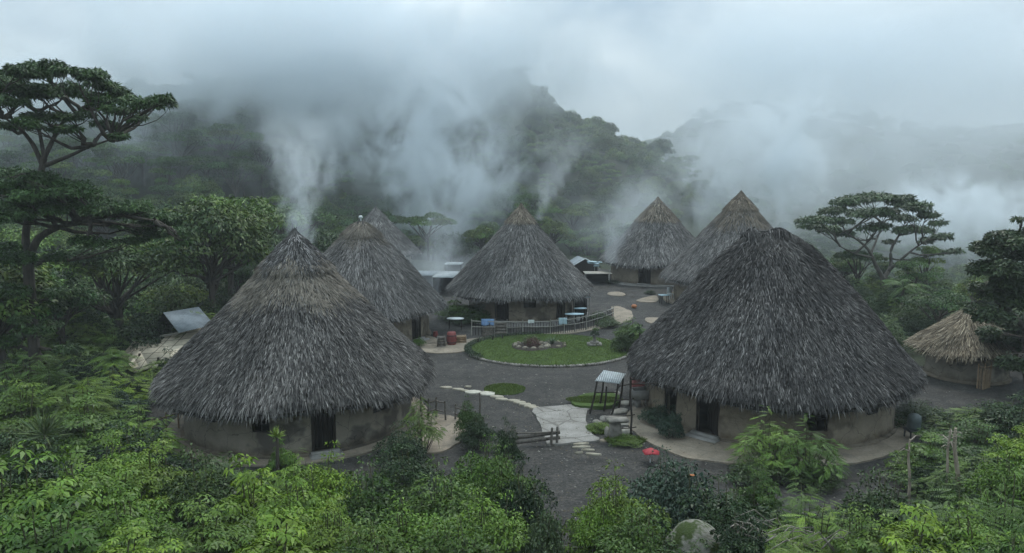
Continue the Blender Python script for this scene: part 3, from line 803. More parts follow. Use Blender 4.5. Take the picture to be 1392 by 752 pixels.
    if ridge:
        for kk in range(620):
            x0 = g.uniform(-1, 1) * ridge * 1.2; sg = g.choice([-1, 1]); L = g.uniform(.25, .6)
            zt = az - round_top * .35 * abs(x0 / ridge) ** 3 + .10 + .08 * math.sin(x0 * 5) + (.12 if x0 < -.75 * ridge else 0)
            mb.tube([(x0, -sg * .06, zt + g.uniform(-.03, .06)), (x0 + g.normal(0, .05), sg * L * .5, zt - .06), (x0 + g.normal(0, .1), sg * L, zt - .1 - L * .75)], [.022, .022, .008], 4, np.array(pal[int(g.choice([0, 1, 1, 2]))]) * g.uniform(.7, 1.3), False)
    strands(nst, 0.0, .95, Ls, Ws, .02, .10, pal)
    ne = int(nst * .09)
    strands(ne, .90, .975, Ls * 1.0, Ws, .0, .05, pal, hang=.10, eave=True, sideways=.22)
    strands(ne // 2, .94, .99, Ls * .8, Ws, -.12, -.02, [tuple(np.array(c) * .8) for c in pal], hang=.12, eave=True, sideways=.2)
    return mb, strands, surf_p

PAL_GREY = [(.050, .048, .047), (.125, .121, .116), (.225, .22, .21)]
PAL_DARK = [(.036, .035, .035), (.092, .090, .088), (.195, .19, .185)]
PAL_MISTED = [(.090, .088, .086), (.195, .192, .186), (.33, .325, .315)]  # mist painted in: straw paled and greyed to make far huts hazier
PAL_TAN = [(.10, .088, .07), (.22, .192, .155), (.36, .325, .27)]
TANC = (.225, .205, .172)

def make_hut(key, label, seed, nst, Ls, Ws, pal, doors=(), windows=(), wallh=2.3, wmat='mud', cap=None, tanband=None, seg=2, name='thatched_hut', cap_top=True, **kw):
    h = HUTS[key]; root = thing(name, (h['c'][0], h['c'][1], 0), label, 'hut')
    ops = []
    rp = h['wr']
    dl, wl_ = [], []
    for (p0, p1) in doors:
        a0, a1 = sorted((hut_angle(h, p0), hut_angle(h, p1))); dl.append((a0, a1, .12, 2.0))
    for (p0, p1, z0, z1) in windows:
        a0, a1 = sorted((hut_angle(h, p0), hut_angle(h, p1))); wl_.append((a0, a1, z0, z1))
    wall_mesh(rp, wallh, dl + wl_).build("wall", M[wmat], root)
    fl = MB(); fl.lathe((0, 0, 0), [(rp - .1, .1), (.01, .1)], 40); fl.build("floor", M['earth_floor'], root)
    # plinth kerb at the wall foot
    pl = MB(); pl.lathe((0, 0, 0), [(rp + .16, 0), (rp + .15, .10), (rp + .005, .13)], 64, wob=.006, rng=np.random.default_rng(seed)); pl.build("plinth", M['mud_dark'], root, True)
    def P(r, a, z): return Vector((r * math.cos(a), r * math.sin(a), z))
    for (a0, a1, z0, z1) in dl:
        m = MB()
        for aa in (a0 + .004, a1 - .004): m.beam(P(rp - .03, aa, z0), P(rp - .03, aa, z1), .12, .09)
        m.beam(P(rp - .03, a0, z1 - .04), P(rp - .03, a1, z1 - .04), .12, .09)
        m.build("door_frame", M['wood_dark'], root)
        am = (a0 + a1) / 2; wdt = rp * (a1 - a0)
        d = MB(); hinge = P(rp - .16, a1 - .02, 0); u = Vector((-math.cos(am), -math.sin(am), 0)); t = Vector((math.sin(am), -math.cos(am), 0))
        dirn = (t * .8 + u * .6).normalized() * wdt * .9       # door leaf ajar, swung inwards
        for kk in range(4):
            a_ = hinge + dirn * (kk + .04) / 4; b_ = hinge + dirn * (kk + .96) / 4
            d.beam(Vector((a_.x, a_.y, 1.03)), Vector((b_.x, b_.y, 1.03)), .04, 1.78, (1, 1, 1) if kk % 2 else (.8, .8, .8))
        d.build("door", M['wood_dark'], root)
        s_ = MB(); c0 = P(rp + .28, am, .055); s_.box(c0, (.5, wdt + .35, .13), am); c1 = P(rp + .12, am, .12); s_.box(c1, (.22, wdt + .2, .14), am)
        s_.build("step", M['concrete'], root)
    for (a0, a1, z0, z1) in wl_:
        m = MB()
        for aa in (a0, a1): m.beam(P(rp - .04, aa, z0), P(rp - .04, aa, z1), .1, .06)
        for zz in (z0, z1): m.beam(P(rp - .04, a0, zz), P(rp - .04, a1, zz), .1, .06)
        am = (a0 + a1) / 2; m.beam(P(rp - .06, am, z0), P(rp - .06, am, z1), .035)
        m.beam(P(rp - .06, a0, (z0 + z1) / 2), P(rp - .06, a1, (z0 + z1) / 2), .035)
        m.build("window_frame", M['wood_dark'], root)
    # eave poles under the thatch
    ep = MB()
    for kk in range(28):
        a = 2 * math.pi * kk / 28; ep.tube([P(rp - .5, a, h['ez'] + .55), P(h['er'] - .25, a, h['ez'] - .16)], .035, 5)
    ep.build("rafters", M['wood_dark'], root)
    mb, strands, sp = thatch(h, seed, nst, Ls, Ws, pal, tanband=tanband, seg=seg, **kw)
    mb.build("roof", M['thatch'], root)
    if cap:
        n0 = len(mb.v)
        mb2 = MB(); cs, off, cpal, dens = cap
        # a cap of its own laid over the top
        S = np.linspace(0, cs, 6); T = np.linspace(0, 2 * math.pi, 40, endpoint=False); SS, TT = np.meshgrid(S, T, indexing='ij')
        V = sp(SS, TT, off * .8).reshape(-1, 3); mb2.add(V, [[i * 40 + j, (i + 1) * 40 + j, (i + 1) * 40 + (j + 1) % 40, i * 40 + (j + 1) % 40] for i in range(5) for j in range(40)], (.06, .058, .055))
        mb.v, mb.c, mb.f, mb.n = mb2.v, mb2.c, mb2.f, mb2.n
        strands(int(nst * cs * cs * dens), 0, cs * .99, Ls * .85, Ws, off, .10, cpal, sideways=.12)
        strands(int(nst * .02 * dens), cs * .9, cs, Ls * .8, Ws, off, .04, cpal, hang=.08, eave=True)
        # crossing tufts tied at the very tip
        g = np.random.default_rng(seed + 5)
        if cap_top:
            for kk in range(60):
                a = g.uniform(0, 6.28); t = sp(0.0, a, off); e = sp(.07, a, off + .05)
                mb.tube([np.array([0, 0, h['az'] + off + g.uniform(0, .16)]) + g.normal(0, .03, 3), e], [.012, .02], 4, np.array(cpal[1]) * g.uniform(.7, 1.5), False)
        mb.build("roof_cap", M['thatch'], root)
    return root

HL = make_hut('L', "large grey thatched round hut at left front with dark pointed straw cap", 3, 78000, .36, .027, PAL_GREY, doors=[(425, 456)],
         windows=[(343, 367, 1.0, 1.62), (508, 526, 1.15, 1.75), (280, 293, 1.25, 1.6)], wmat='mud_dark', cap=(.235, .14, [(.05, .05, .05), (.13, .13, .128), (.33, .33, .33)], 2.0), tanband=(.2, .43, TANC), bulge=-.02)
HR = make_hut('R', "largest dark thatched round hut at right front with blunt ridge top", 8, 88000, .36, .027, PAL_DARK, doors=[(903, 919), (946, 976)],
         windows=[(1095, 1125, .75, 1.7), (1180, 1192, 1.2, 1.65)], ridge=1.0, bulge=.05, topr=.2, round_top=.55, cap_top=False)
HL2 = make_hut('L2', "grey hut with rounded tan straw top behind the left front hut", 13, 34000, .45, .04, PAL_MISTED, doors=[(560, 572)], bulge=.13, topr=.1,
         cap=(.14, .10, PAL_TAN, 3.0), tanband=(0, .22, (.19, .175, .15)), cap_top=False, seg=1)
HC = make_hut('C', "central round hut with pale wall behind the fence and lawn", 17, 34000, .45, .04, PAL_MISTED, doors=[(673, 691), (757, 768)], windows=[(712, 728, 1.15, 1.75)],
         cap=(.17, .10, PAL_TAN, 3.0), bulge=-.04, seg=1)
HF = make_hut('F', "farthest right round hut with tan banded cap and single grey door", 23, 22000, .5, .055, PAL_MISTED, doors=[(868, 884)], cap=(.34, .12, PAL_TAN, 1.0), bulge=.02, seg=1)
HF2 = make_hut('F2', "tall hut with tan upper thatch half hidden behind the right front hut", 29, 28000, .5, .05, PAL_MISTED, cap=(.17, .12, [(.07, .06, .05), (.17, .145, .115), (.3, .26, .2)], 2.5), tanband=(.12, .36, (.20, .175, .14)), bulge=.0, seg=1)
HB = make_hut('B', "pale mist-veiled hut in the distance behind the tan-topped hut", 31, 14000, .5, .06, PAL_MISTED, cap=(.2, .1, PAL_MISTED, 2.0), seg=1, bulge=0)
HS = make_hut('S', "small tan straw hut with twig finial at the right edge", 37, 9000, .42, .035, [(.14, .115, .085), (.29, .245, .18), (.48, .42, .32)], wallh=1.75, wmat='mud_dark', bulge=-.03, seg=1)
m = MB(); g = np.random.default_rng(4)
m.tube([(0, 0, 3.4), (.03, 0, 4.3), (-.1, .05, 5.0)], [.035, .022, .008], 5)
for (dx, dz, z0) in ((.45, .55, 4.0), (-.3, .5, 4.2), (.2, .8, 4.3), (.6, .35, 3.8), (-.25, .35, 3.7)):
    m.tube([(0.02, 0, z0 - .3), (dx * .6, .05, z0 + dz * .4), (dx, .1, z0 + dz)], [.018, .012, .005], 4)
m.build("finial", M['wood_grey'], HS)
m = MB(); m.tube([(0, 0, 7.2), (0, 0, 7.7)], [.06, .04], 6); m.lathe((0, 0, 7.62), [(0, .12), (.10, .10), (.14, 0), (.1, -.06), (0, -.08)], 10); m.build("finial", M['white'], HL2)

# ------------------------------------------------------------------ lawns
def ell(c, a, b, n=48, jit=.0, seed=2, rot=0):
    g = np.random.default_rng(seed); t = np.linspace(0, 2 * math.pi, n, endpoint=False); k = 1 + g.uniform(-jit, jit, n)
    x, y = a * np.cos(t) * k, b * np.sin(t) * k; cr, sr = math.cos(rot), math.sin(rot)
    return np.stack([c[0] + x * cr - y * sr, c[1] + x * sr + y * cr], 1)
LC = (2.15, 42.6)
sheet("lawn", ell(LC, 4.75, 4.0, 64, .008), .13, M['lawn'], .14, "oval green lawn in the middle of the yard")
sheet("lawn", ell(tuple(G(686, 529.5))[:2], .98, .95, 40, .03), .03, M['lawn'], .04, "small round grass patch on the gravel")
sheet("lawn", px_poly([(776, 549), (790, 541), (812, 538), (838, 540), (842, 548), (830, 556), (800, 557), (782, 555)], 5, .04), .16, M['lawn'], .17, "grass mound beside the pale paving")
gm = MB(); g = np.random.default_rng(8)
def blades(n, fn, L, base):
    P = fn(n); n = len(P); D = g.normal(0, .35, (n, 3)); D[:, 2] = 1; D /= np.linalg.norm(D, axis=1)[:, None]
    Nn = g.normal(size=(n, 3)); gm.quads(leafq(P, D, Nn, L * g.uniform(.5, 1.4, n), np.full(n, .022)), vary(g, n, base, .35, .4))
def disc(c, a, b, z):
    def f(n):
        t = g.uniform(0, 6.283, n); r = np.sqrt(g.uniform(0, 1, n)); return np.stack([c[0] + a * r * np.cos(t), c[1] + b * r * np.sin(t), np.full(n, z)], 1)
    return f
blades(26000, disc(LC, 4.75, 4.0, .12), .055, (.075, .125, .032))
blades(3500, disc(tuple(G(686, 529.5)), 1.0, .95, .02), .07, (.07, .12, .03))
blades(3500, disc(tuple(G(808, 548)), 1.3, .55, .15), .07, (.07, .12, .03))
blades(2500, disc(tuple(G(850, 600)), .8, .4, .0), .14, (.07, .12, .03))
blades(2500, disc(tuple(G(815, 585)), .5, .5, .0), .14, (.06, .11, .03))
tag(gm.build("grass", M['leaf']), "short green grass on the lawns", kind='stuff')

def rock(name, c, r, seed, label, mat='stone', group=None, cat='stone', col=(1, 1, 1), wob=.14):
    mb = MB(); mb.blob((0, 0, r[2] * .3), r, seed, wob, col)
    o = mb.build(name, M[mat], smooth=True); o.location = c; o.rotation_euler.z = seed * 1.3
    return tag(o, label, cat, group)
# low border hedge of the lawn, and its beds
hb = MB(); g = np.random.default_rng(12)
t = np.linspace(rad(95), rad(215), 60)
for a in t:
    clump(hb, g, (LC[0] + 4.75 * math.cos(a), LC[1] + 4.05 * math.sin(a), .12), .2, .2, 50, .09, .045, LEAFC['deep'])
tag(hb.build("border_hedge", M['leaf']), "low dark leafy border hedge on the left edge of the oval lawn", "hedge")
g = np.random.default_rng(13)
kb = MB()
for i in range(95):
    a = rad(200) + i / 95 * rad(200); s = g.uniform(.6, 1.3)
    kb.blob((LC[0] + 4.82 * math.cos(a), LC[1] + 4.07 * math.sin(a), .05), (.11 * s, .09 * s, .09), i, .15, (1, 1, 1), (5, 7))
tag(kb.build("stone_edging", M['stone'], smooth=True), "row of small stones edging the near side of the oval lawn", "edging")
bed = G(722, 474)
bt = thing("planting_bed", (bed.x, bed.y, .13), "dark round mounded plant in a ring of pale stones on the lawn", "flower bed")
m = MB(); m.lathe((0, 0, 0), [(1.2, -.02), (1.1, .07), (.01, .09)], 26, wob=.03, rng=g); m.build("soil", M['earth_floor'], bt)
m = MB(); g = np.random.default_rng(15); clump(m, g, (.05, 0, .12), .45, .42, 1500, .11, .03, (.10, .045, .035)); clump(m, g, (.0, .3, .3), .42, .3, 300, .2, .04, (.10, .15, .05)); m.build("mounded_plant", M['leaf'], bt)
m = MB()
for i in range(13):
    a = i / 13 * 6.28; m.blob((1.0 * math.cos(a), .8 * math.sin(a), .08), (.16, .12, .11), i, .2, (1.1, 1.05, .95), (6, 8))
m.build("stone_ring", M['stone'], bt, True)
bed2 = G(750, 472)
bt = thing("planting_bed", (bed2.x, bed2.y, .13), "spiky rosette plant in a low flat bed at the middle of the lawn", "flower bed")
m = MB(); m.lathe((0, 0, 0), [(.95, -.02), (.85, .07), (.01, .08)], 24, wob=.03, rng=g); m.build("soil", M['earth_floor'], bt)
m = MB(); n = 26; a = np.linspace(0, 6.28 * 3, n); D = np.stack([np.cos(a), np.sin(a), np.linspace(.2, 1.6, n)], 1)
m.quads(leafq(np.zeros((n, 3)) + [0, 0, .06], D, np.tile([0, 0, 1.0], (n, 1)) + .1, np.full(n, .6), np.full(n, .08), .04, .08), vary(g, n, (.12, .17, .10))); m.build("rosette", M['leaf'], bt)
m = MB()
for i in range(9):
    a = i / 9 * 6.28 + .3; m.blob((.8 * math.cos(a), .7 * math.sin(a), .06), (.13, .1, .08), i + 20, .2, (1, .95, .8), (6, 8))
m.build("stone_ring", M['stone'], bt, True)
p = G(808, 472)
bt = thing("plant_pedestal", (p.x, p.y, .13), "small leafy plant on a stepped stone pedestal at the right of the lawn", "pedestal")
m = MB(); m.box((0, 0, .05), (.85, .6, .14)); m.box((0, 0, .17), (.5, .42, .12)); m.tube([(0, 0, .2), (0, 0, .5)], [.13, .09], 8); m.build("base", M['stone'], bt)
m = MB(); g = np.random.default_rng(19); clump(m, g, (0, 0, .65), .22, .25, 260, .1, .045, LEAFC['deep']); clump(m, g, (.05, 0, .95), .14, .12, 120, .1, .04, LEAFC['mid']); m.build("foliage", M['leaf'], bt)

# stepping stones
LBL = ["leading past the left railing", "leading to the pale paving"]
for i, (px, py, w, big) in enumerate([(607, 527.5, .42, 0), (623, 530, .4, 0), (632, 532, .3, 0), (636, 526.5, .25, 0), (643, 534, .55, 1), (662, 536, .6, 1), (675, 540, .45, 0), (682, 543.5, .45, 0),
          (698, 545.5, .42, 0), (706, 548, .42, 0), (713.5, 550.6, .42, 0), (720.6, 553, .42, 0), (727, 555.4, .4, 0),
          (790, 604.5, .45, 2), (790, 608.7, .47, 2), (800, 612.8, .36, 2), (787, 616.6, .22, 2), (806.5, 618.6, .42, 2), (823, 600, .34, 3)]):
    p = G(px, py); mb = MB(); g = np.random.default_rng(i + 60); n = 14; a = np.linspace(0, 6.283, n, endpoint=False)
    w *= .68; rx, ry = w * (1 + g.uniform(-.12, .12, n)), (w * (.75 if big == 1 else .5)) * (1 + g.uniform(-.15, .15, n))
    if big == 2: ry *= .45
    x, y = rx * np.cos(a), ry * np.sin(a); rot = g.uniform(-.2, .2)
    prof = [np.stack([x, y, np.full(n, 0)], 1), np.stack([x, y, np.full(n, .05)], 1), np.stack([x * .93, y * .9, np.full(n, .065)], 1), np.stack([x * .01, y * .01, np.full(n, .066)], 1)]
    col = (1.25, 1.28, 1.25) if big == 1 else (1, .97, .88)
    mb.add(np.concatenate(prof), [[r * n + j, r * n + (j + 1) % n, (r + 1) * n + (j + 1) % n, (r + 1) * n + j] for r in range(3) for j in range(n)], col)
    o = mb.build("stepping_stone", M['stone_pale'] if big != 3 else M['tan_path']); o.location = p; o.rotation_euler.z = rot
    if big == 1: lab, gr = ("wide bright flat stepping stone, " + ("left" if px < 650 else "right") + " one of the two beside the grass patch"), "stepping stones across the gravel"
    elif big == 0: lab, gr = "narrow flat stepping stone in the curved row across the gravel", "stepping stones across the gravel"
    elif big == 2: lab, gr = "narrow flat stepping stone at the near end of the pale paving", "stepping stones below the paving"
    else: lab, gr = "rounded tan stone slab lying beside the grassy rockery", None
    tag(o, lab, "stepping stone", gr)

# ------------------------------------------------------------------ fences
def fence(name, posts, H, rails, label, mat='wood_grey', pr=.035, rr=.025, jut=.1, pick=0, cat='fence', seed=1, pickmat=None):
    g = np.random.default_rng(seed); c = Vector((posts[0].x, posts[0].y, tz(posts[0].x, posts[0].y)))
    root = thing(name, c, label, cat); P = [Vector((p.x - c.x, p.y - c.y, 0)) for p in posts]; tops = []
    for p in P:
        m = MB(); lean = g.normal(0, .04, 2); h = H + g.uniform(0, jut)
        m.tube([p + Vector((0, 0, -.1)), p + Vector((lean[0] * .5, lean[1] * .5, h * .5)), p + Vector((lean[0], lean[1], h))], [pr * 1.1, pr, pr * .85], 7, np.ones(3) * g.uniform(.7, 1.15)); m.build("post", M[mat], root)
    for rz in rails:
        m = MB()
        for a, b in zip(P[:-1], P[1:]):
            m.tube([a + Vector((0, 0, rz + g.uniform(-.03, .03))), (a + b) / 2 + Vector((0, 0, rz - .02)), b + Vector((0, 0, rz + g.uniform(-.03, .03)))], rr, 6, np.ones(3) * g.uniform(.8, 1.2))
        m.build("rail", M[mat], root)
    if pick:
        m = MB()
        for a, b in zip(P[:-1], P[1:]):
            k_ = max(2, int((b - a).length / pick))
            for i in range(k_):
                q = a + (b - a) * ((i + .5) / k_); m.tube([q + Vector((0, 0, 0)), q + Vector((g.normal(0, .01), 0, rails[0] * g.uniform(.8, 1.0)))], .018, 4, np.ones(3) * g.uniform(.5, 1.2))
        m.build("pickets", M[pickmat or mat], root)
    return root
fence("bamboo_fence", [G(641, 456), G(672, 457), G(689, 457.5), G(711, 457), G(748, 456), G(767, 454), G(782, 452), G(797, 449), G(812, 445), G(824, 441), G(834, 436)], 1.05, (.95, .6),
      "long curved bamboo fence of pale rails and dark pickets before the central hut", 'bamboo', .03, .028, pick=.17, pickmat='wood_dark')
fence("stick_railing", [G(572, 562), G(582, 571), G(593, 569), G(606, 573)], .85, (.78, .4), "rustic stick railing beside the left front hut's landing", 'wood_grey', .04, .03)
fence("stick_railing", [G(619, 572), G(630, 576), G(646, 583), G(658, 590)], .7, (.6, .3), "overgrown low stick railing with a small climber on it", 'wood_grey', .04, .03)
fence("plank_rail", [G(700, 606), G(749, 606), G(757, 604)], .62, (.52,), "low plank rail on posts before the pale paving", 'wood_grey', .05, .03)
r_ = [o for o in scene.objects if o.name.startswith("plank_rail")][0]
m = MB(); a, b = G(694, 606) - r_.location, G(761, 603) - r_.location
m.beam(a + Vector((0, -.07, .30)), b + Vector((0, -.07, .48)), .04, .13); m.beam(a + Vector((0, -.07, .12)), b + Vector((0, -.07, .27)), .04, .12); m.build("plank", M['wood_grey'], r_)
p = G(652, 565); m = MB(); m.tube([(0, 0, -.1), (.02, 0, .5), (0, 0, 1.0)], [.05, .045, .04], 7)
tag(m.build("wooden_post", M['wood_grey']), "single wooden post standing right of the small climber", "post"); bpy.context.scene.objects["wooden_post"].location = p
fence("stick_fence", [G(208, 597), G(226, 590), G(243, 584), G(262, 576)], .8, (.7,), "slanting bamboo handrail below the left front hut's eave", 'tan_wood', .035, .03)
fence("stick_fence", [G(1328, 528), G(1336, 530), G(1345, 527)], 1.2, (1.1,), "bundle of upright tan canes beside the small straw hut", 'tan_wood', .03, .025, pick=.06)
fence("stick_railing", [G(856, 552), G(880, 546), G(902, 540)], 1.3, (1.2, .75), "dark stick frame under the right hut's left eave", 'wood_dark', .04, .03)

# things hung and leant on the long fence
def sheet_cloth(name, c, w, h, mat, label, cat, rz=0, seed=1, tilt=0):
    g = np.random.default_rng(seed); nx_, nz_ = 14, 10; V = []
    for j in range(nz_):
        for i in range(nx_):
            u, v = i / (nx_ - 1), j / (nz_ - 1); V.append(((u - .5) * w, .05 * math.sin(u * 11 + seed) * v + tilt * v - .02, -v * h * (1 + .05 * math.sin(u * 7))))
    V = np.array(V); mb = MB(); mb.add(V, [[j * nx_ + i, j * nx_ + i + 1, (j + 1) * nx_ + i + 1, (j + 1) * nx_ + i] for j in range(nz_ - 1) for i in range(nx_ - 1)])
    o = mb.build(name, M[mat], smooth=True); o.location = c; o.rotation_euler.z = rz
    so = o.modifiers.new("thick", 'SOLIDIFY'); so.thickness = .012
    return tag(o, label, cat)
q = G(663, 456.5); sheet_cloth("cloth", (q.x, q.y - .06, 1.12), .82, .42, 'blue', "blue cloth draped over the left part of the bamboo fence", "cloth")
q = G(765, 454.5); sheet_cloth("cloth", (q.x, q.y - .06, 1.1), .55, .42, 'paleblue', "pale grey-blue cloth hung over the middle of the bamboo fence", "cloth", seed=3)
q = G(722, 457); sheet_cloth("cloth", (q.x, q.y - .06, 1.08), .4, .22, 'white', "small white rag on the bamboo fence below the central hut's window", "cloth", seed=4)
def board(px, py, w, h, label, lean=.25):
    q = G(px, py); m = MB()
    for i in range(5): m.box((0, -lean * (.5 - (i + .5) / 5), h * (i + .5) / 5), (w, .03, h / 5 - .012), 0, np.ones(3) * (1.0 + .12 * (i % 2)))
    for s_ in (-1, 1): m.box((s_ * (w / 2 - .05), -.02 + .03, h / 2), (.05, .05, h * .98), 0, (.7, .7, .7))
    o = m.build("board", M['wood_grey']); o.location = (q.x, q.y, .02); tag(o, label, "board")
board(664, 459, .78, .62, "grey board panel leaning on the fence under the blue cloth")
board(681, 459, .72, .95, "taller grey slatted board panel leaning on the fence before the hut door")
# posts by lawn
for i, (px, py) in enumerate([(650, 468), (670, 465), (683, 463)]):
    m = MB(); m.tube([(0, 0, -.05), (0, 0, .34)], [.05, .045], 7); m.tube([(0, 0, .3), (0, 0, .36)], [.06, .05], 7)
    o = m.build("short_post", M['wood_dark']); o.location = G(px, py); tag(o, "short dark bollard post on the path edge behind the lawn", "post", "short posts behind the lawn")

# ------------------------------------------------------------------ small furniture
def table(name, c, w, d, h, label, top='paleblue', leg='wood_dark', rz=0, oval=False, cat='table'):
    r = thing(name, c, label, cat, rz); m = MB()
    if oval:
        n = 26; t = np.linspace(0, 6.283, n, endpoint=False); m.lathe((0, 0, 0), [(.01, h + .05), (1, h + .03), (1.03, h), (1, h - .03), (.01, h - .04)], n)
        for arr in m.v: arr[:, 0] *= w / 2; arr[:, 1] *= d / 2
    else: m.box((0, 0, h), (w, d, .05))
    m.build("table_top", M[top], r)
    for sx in (-1, 1):
        for sy in (-1, 1):
            m = MB(); m.tube([(sx * w * .36, sy * d * .34, 0), (sx * w * .34, sy * d * .32, h - .03)], .03, 6); m.build("leg", M[leg], r)
    return r
table("oval_table", G(619, 448), 1.15, .7, .75, "white oval-topped table beside the hut with the rounded tan top", 'white', oval=True)
table("oval_table", G(782, 447) + Vector((0, .8, .12)), 1.3, .6, .75, "pale blue oval table between fence and central hut's right door", oval=True)
table("oval_table", G(791, 445) + Vector((0, 1.4, .12)), .9, .4, .95, "narrow pale blue oval bench top behind the pale blue oval table", oval=True)
table("table", G(903, 413), .85, .6, .72, "pale blue table beside the wall of the half-hidden tall hut", rz=.2)
def chair(c, rz, label):
    r = thing("plastic_chair", c, label, "chair", rz)
    m = MB(); m.box((0, 0, .44), (.44, .44, .04)); m.build("seat", M['white'], r)
    m = MB(); m.box((0, .21, .72), (.42, .035, .5)); m.build("backrest", M['white'], r)
    for sx in (-1, 1):
        for sy in (-1, 1): m = MB(); m.tube([(sx * .22, sy * .22, 0), (sx * .19, sy * .19, .43)], .02, 5); m.build("leg", M['white'], r)
chair(G(910, 410) + Vector((.2, .6, .12)), .3, "white plastic chair behind the pale blue table")
# crates, barrel and pot by the second hut
def crate(px, py, s, label, mat='tan_wood'):
    m = MB(); w, d, h = s
    for k_ in range(4):
        z = h * (k_ + .5) / 4
        for sy in (-1, 1): m.box((0, sy * d / 2, z), (w, .03, h / 4 - .02), 0, np.ones(3) * (.9 + .15 * (k_ % 2)))
        for sx in (-1, 1): m.box((sx * w / 2, 0, z), (.03, d - .035, h / 4 - .02), 0, np.ones(3))
    for sx in (-1, 1):
        for sy in (-1, 1): m.box((sx * (w / 2 + .02), sy * (d / 2 + .02), h / 2), (.06, .06, h + .02))
    m.box((0, 0, h - .03), (w - .05, d - .05, .03), 0, (.8, .8, .8))
    o = m.build("crate", M[mat]); o.location = G(px, py); o.rotation_euler.z = px % 1 + .1; tag(o, label, "crate")
crate(600, 471, (.42, .42, .62), "tall grey-tan wooden crate left of the red barrel", 'wood_grey')
crate(626, 466, (.62, .45, .45), "low tan wooden crate right of the red barrel")
r = thing("barrel", G(614, 469), "dull red barrel between two wooden crates", "barrel")
m = MB(); m.lathe((0, 0, 0), [(.24, 0), (.29, .2), (.31, .4), (.29, .6), (.25, .8), (.02, .8)], 22); m.build("body", M['red_barrel'], r)
m = MB()
for z in (.18, .6): m.lathe((0, 0, z), [(.295, -.02), (.315, 0), (.295, .03)], 22)
m.build("hoops", M['black'], r)
m = MB(); m.lathe((0, 0, 0), [(.08, 0), (.15, .08), (.17, .2), (.12, .3), (.15, .36), (.02, .33)], 16); o = m.build("clay_pot", M['red_barrel']); o.location = G(592, 458); tag(o, "small red clay pot at the wall of the hut with rounded tan top", "pot")
m = MB(); m.lathe((0, 0, 0), [(.1, 0), (.2, .08), (.22, .2), (.13, .28), (.02, .3)], 16); o = m.build("orange_basket", M['orange']); o.location = G(862, 419); tag(o, "bright orange rounded basket alone in the far yard", "basket")
# covered dark stall right of central hut
r = thing("storage_stall", G(790, 436) + Vector((0, 1.0, .12)), "dark open storage stall with pale top beside the central hut", "stall")
m = MB(); m.box((0, .3, .7), (.9, .05, 1.4)); m.box((-.45, 0, .7), (.05, .6, 1.4)); m.box((.45, 0, .7), (.05, .6, 1.4)); m.box((0, 0, .75), (.86, .56, .04)); m.build("cabinet", M['black'], r)
m = MB(); m.box((.1, -.05, 1.45), (1.25, .85, .05)); m.build("top", M['tin_pale'], r)
for sx in (-.45, .65): m = MB(); m.tube([(sx, -.4, 0), (sx, -.4, 1.43)], .025, 6); m.build("post", M['bamboo'], r)

# tin-roofed stand and stone rockery beside the paving
c = G(826, 560)
r = thing("tin_canopy", c, "pale tin sheet canopy on four leaning dark poles beside the paving", "canopy")
m = MB(); T = [Vector((-.62, -.42, 1.52)), Vector((.40, -.62, 1.45)), Vector((.80, .32, 1.62)), Vector((-.12, .62, 1.70))]
V = [tuple(p) for p in T] + [tuple(p - Vector((0, 0, .03))) for p in T]
m.add(V, [[0, 1, 2, 3], [7, 6, 5, 4], [0, 4, 5, 1], [1, 5, 6, 2], [2, 6, 7, 3], [3, 7, 4, 0]]); m.build("roof_sheet", M['tin_pale'], r)
for (b_, t_) in (((-.80, -.25, 0), (-.52, -.36, 1.49)), ((.15, -.3, 0), (.36, -.52, 1.43)), ((.55, .5, 0), (.70, .28, 1.6)), ((-.25, .75, 0), (-.12, .5, 1.66)), ((-.15, .1, 0), (-.05, .15, 1.1))):
    m = MB(); m.tube([b_, ((b_[0] + t_[0]) / 2 + .03, (b_[1] + t_[1]) / 2, (b_[2] + t_[2]) / 2), t_], [.05, .042, .038], 7); m.build("pole", M['wood_dark'], r)
m = MB(); m.beam((-.6, -.32, .95), (.3, -.4, 1.0), .04); m.beam((.3, -.4, 1.1), (.66, .35, 1.15), .04); m.build("crossbar", M['wood_dark'], r)
c = G(836, 599)
r = thing("stone_table", c, "stone pillar table with a square slab top in the grassy rockery", "table")
m = MB(); m.blob((0, 0, .35), (.26, .24, .5), 4, .12, (.8, .8, .8)); m.build("pillar", M['stone'], r, True)
m = MB(); m.box((.06, 0, .86), (.82, .6, .09), .1); m.box((.06, 0, .80), (.7, .5, .06), .1, (.7, .7, .7)); m.build("slab", M['stone'], r)
c = G(857, 597)
r = thing("pole_rack", c, "tall crooked dark pole with rungs standing right of the stone table", "pole")
m = MB(); m.tube([(0, 0, 0), (.03, 0, .9), (-.04, 0, 1.7), (-.02, 0, 2.35)], [.045, .04, .038, .03], 7); m.build("pole", M['wood_dark'], r)
m = MB()
for (z, x0, x1) in ((.45, -.8, .22), (.95, -.9, .15), (2.2, -.3, 1.0), (1.6, -.6, .1)): m.tube([(x0, .1, z - .08), (0, 0, z), (x1, -.03, z + .05)], .022, 5)
m.build("rungs", M['wood_dark'], r)
for i, (px, py, rr, lab) in enumerate([(812, 578, (.2, .16, .18), "jagged grey stone at the left corner of the rockery"), (821, 572, (.22, .18, .16), "grey stone under the tin canopy's front pole"),
        (846, 548, (.5, .3, .1), "broad pale flat stone behind the tin canopy"), (842, 560, (.5, .28, .08), "pale layered slab under the tin canopy"),
        (846, 575, (.42, .26, .09), "pale flat stone behind the stone table"), (850, 590, (.3, .22, .2), "round pale stone right of the stone table"), (826, 592, (.18, .14, .26), "upright dark stone left of the stone table"), (838, 538, (.24, .2, .16), "small stacked stone at the back of the rockery")]):
    rock("rock", G(px, py), rr, 70 + i, lab, 'stone_pale' if 'pale' in lab else 'stone')
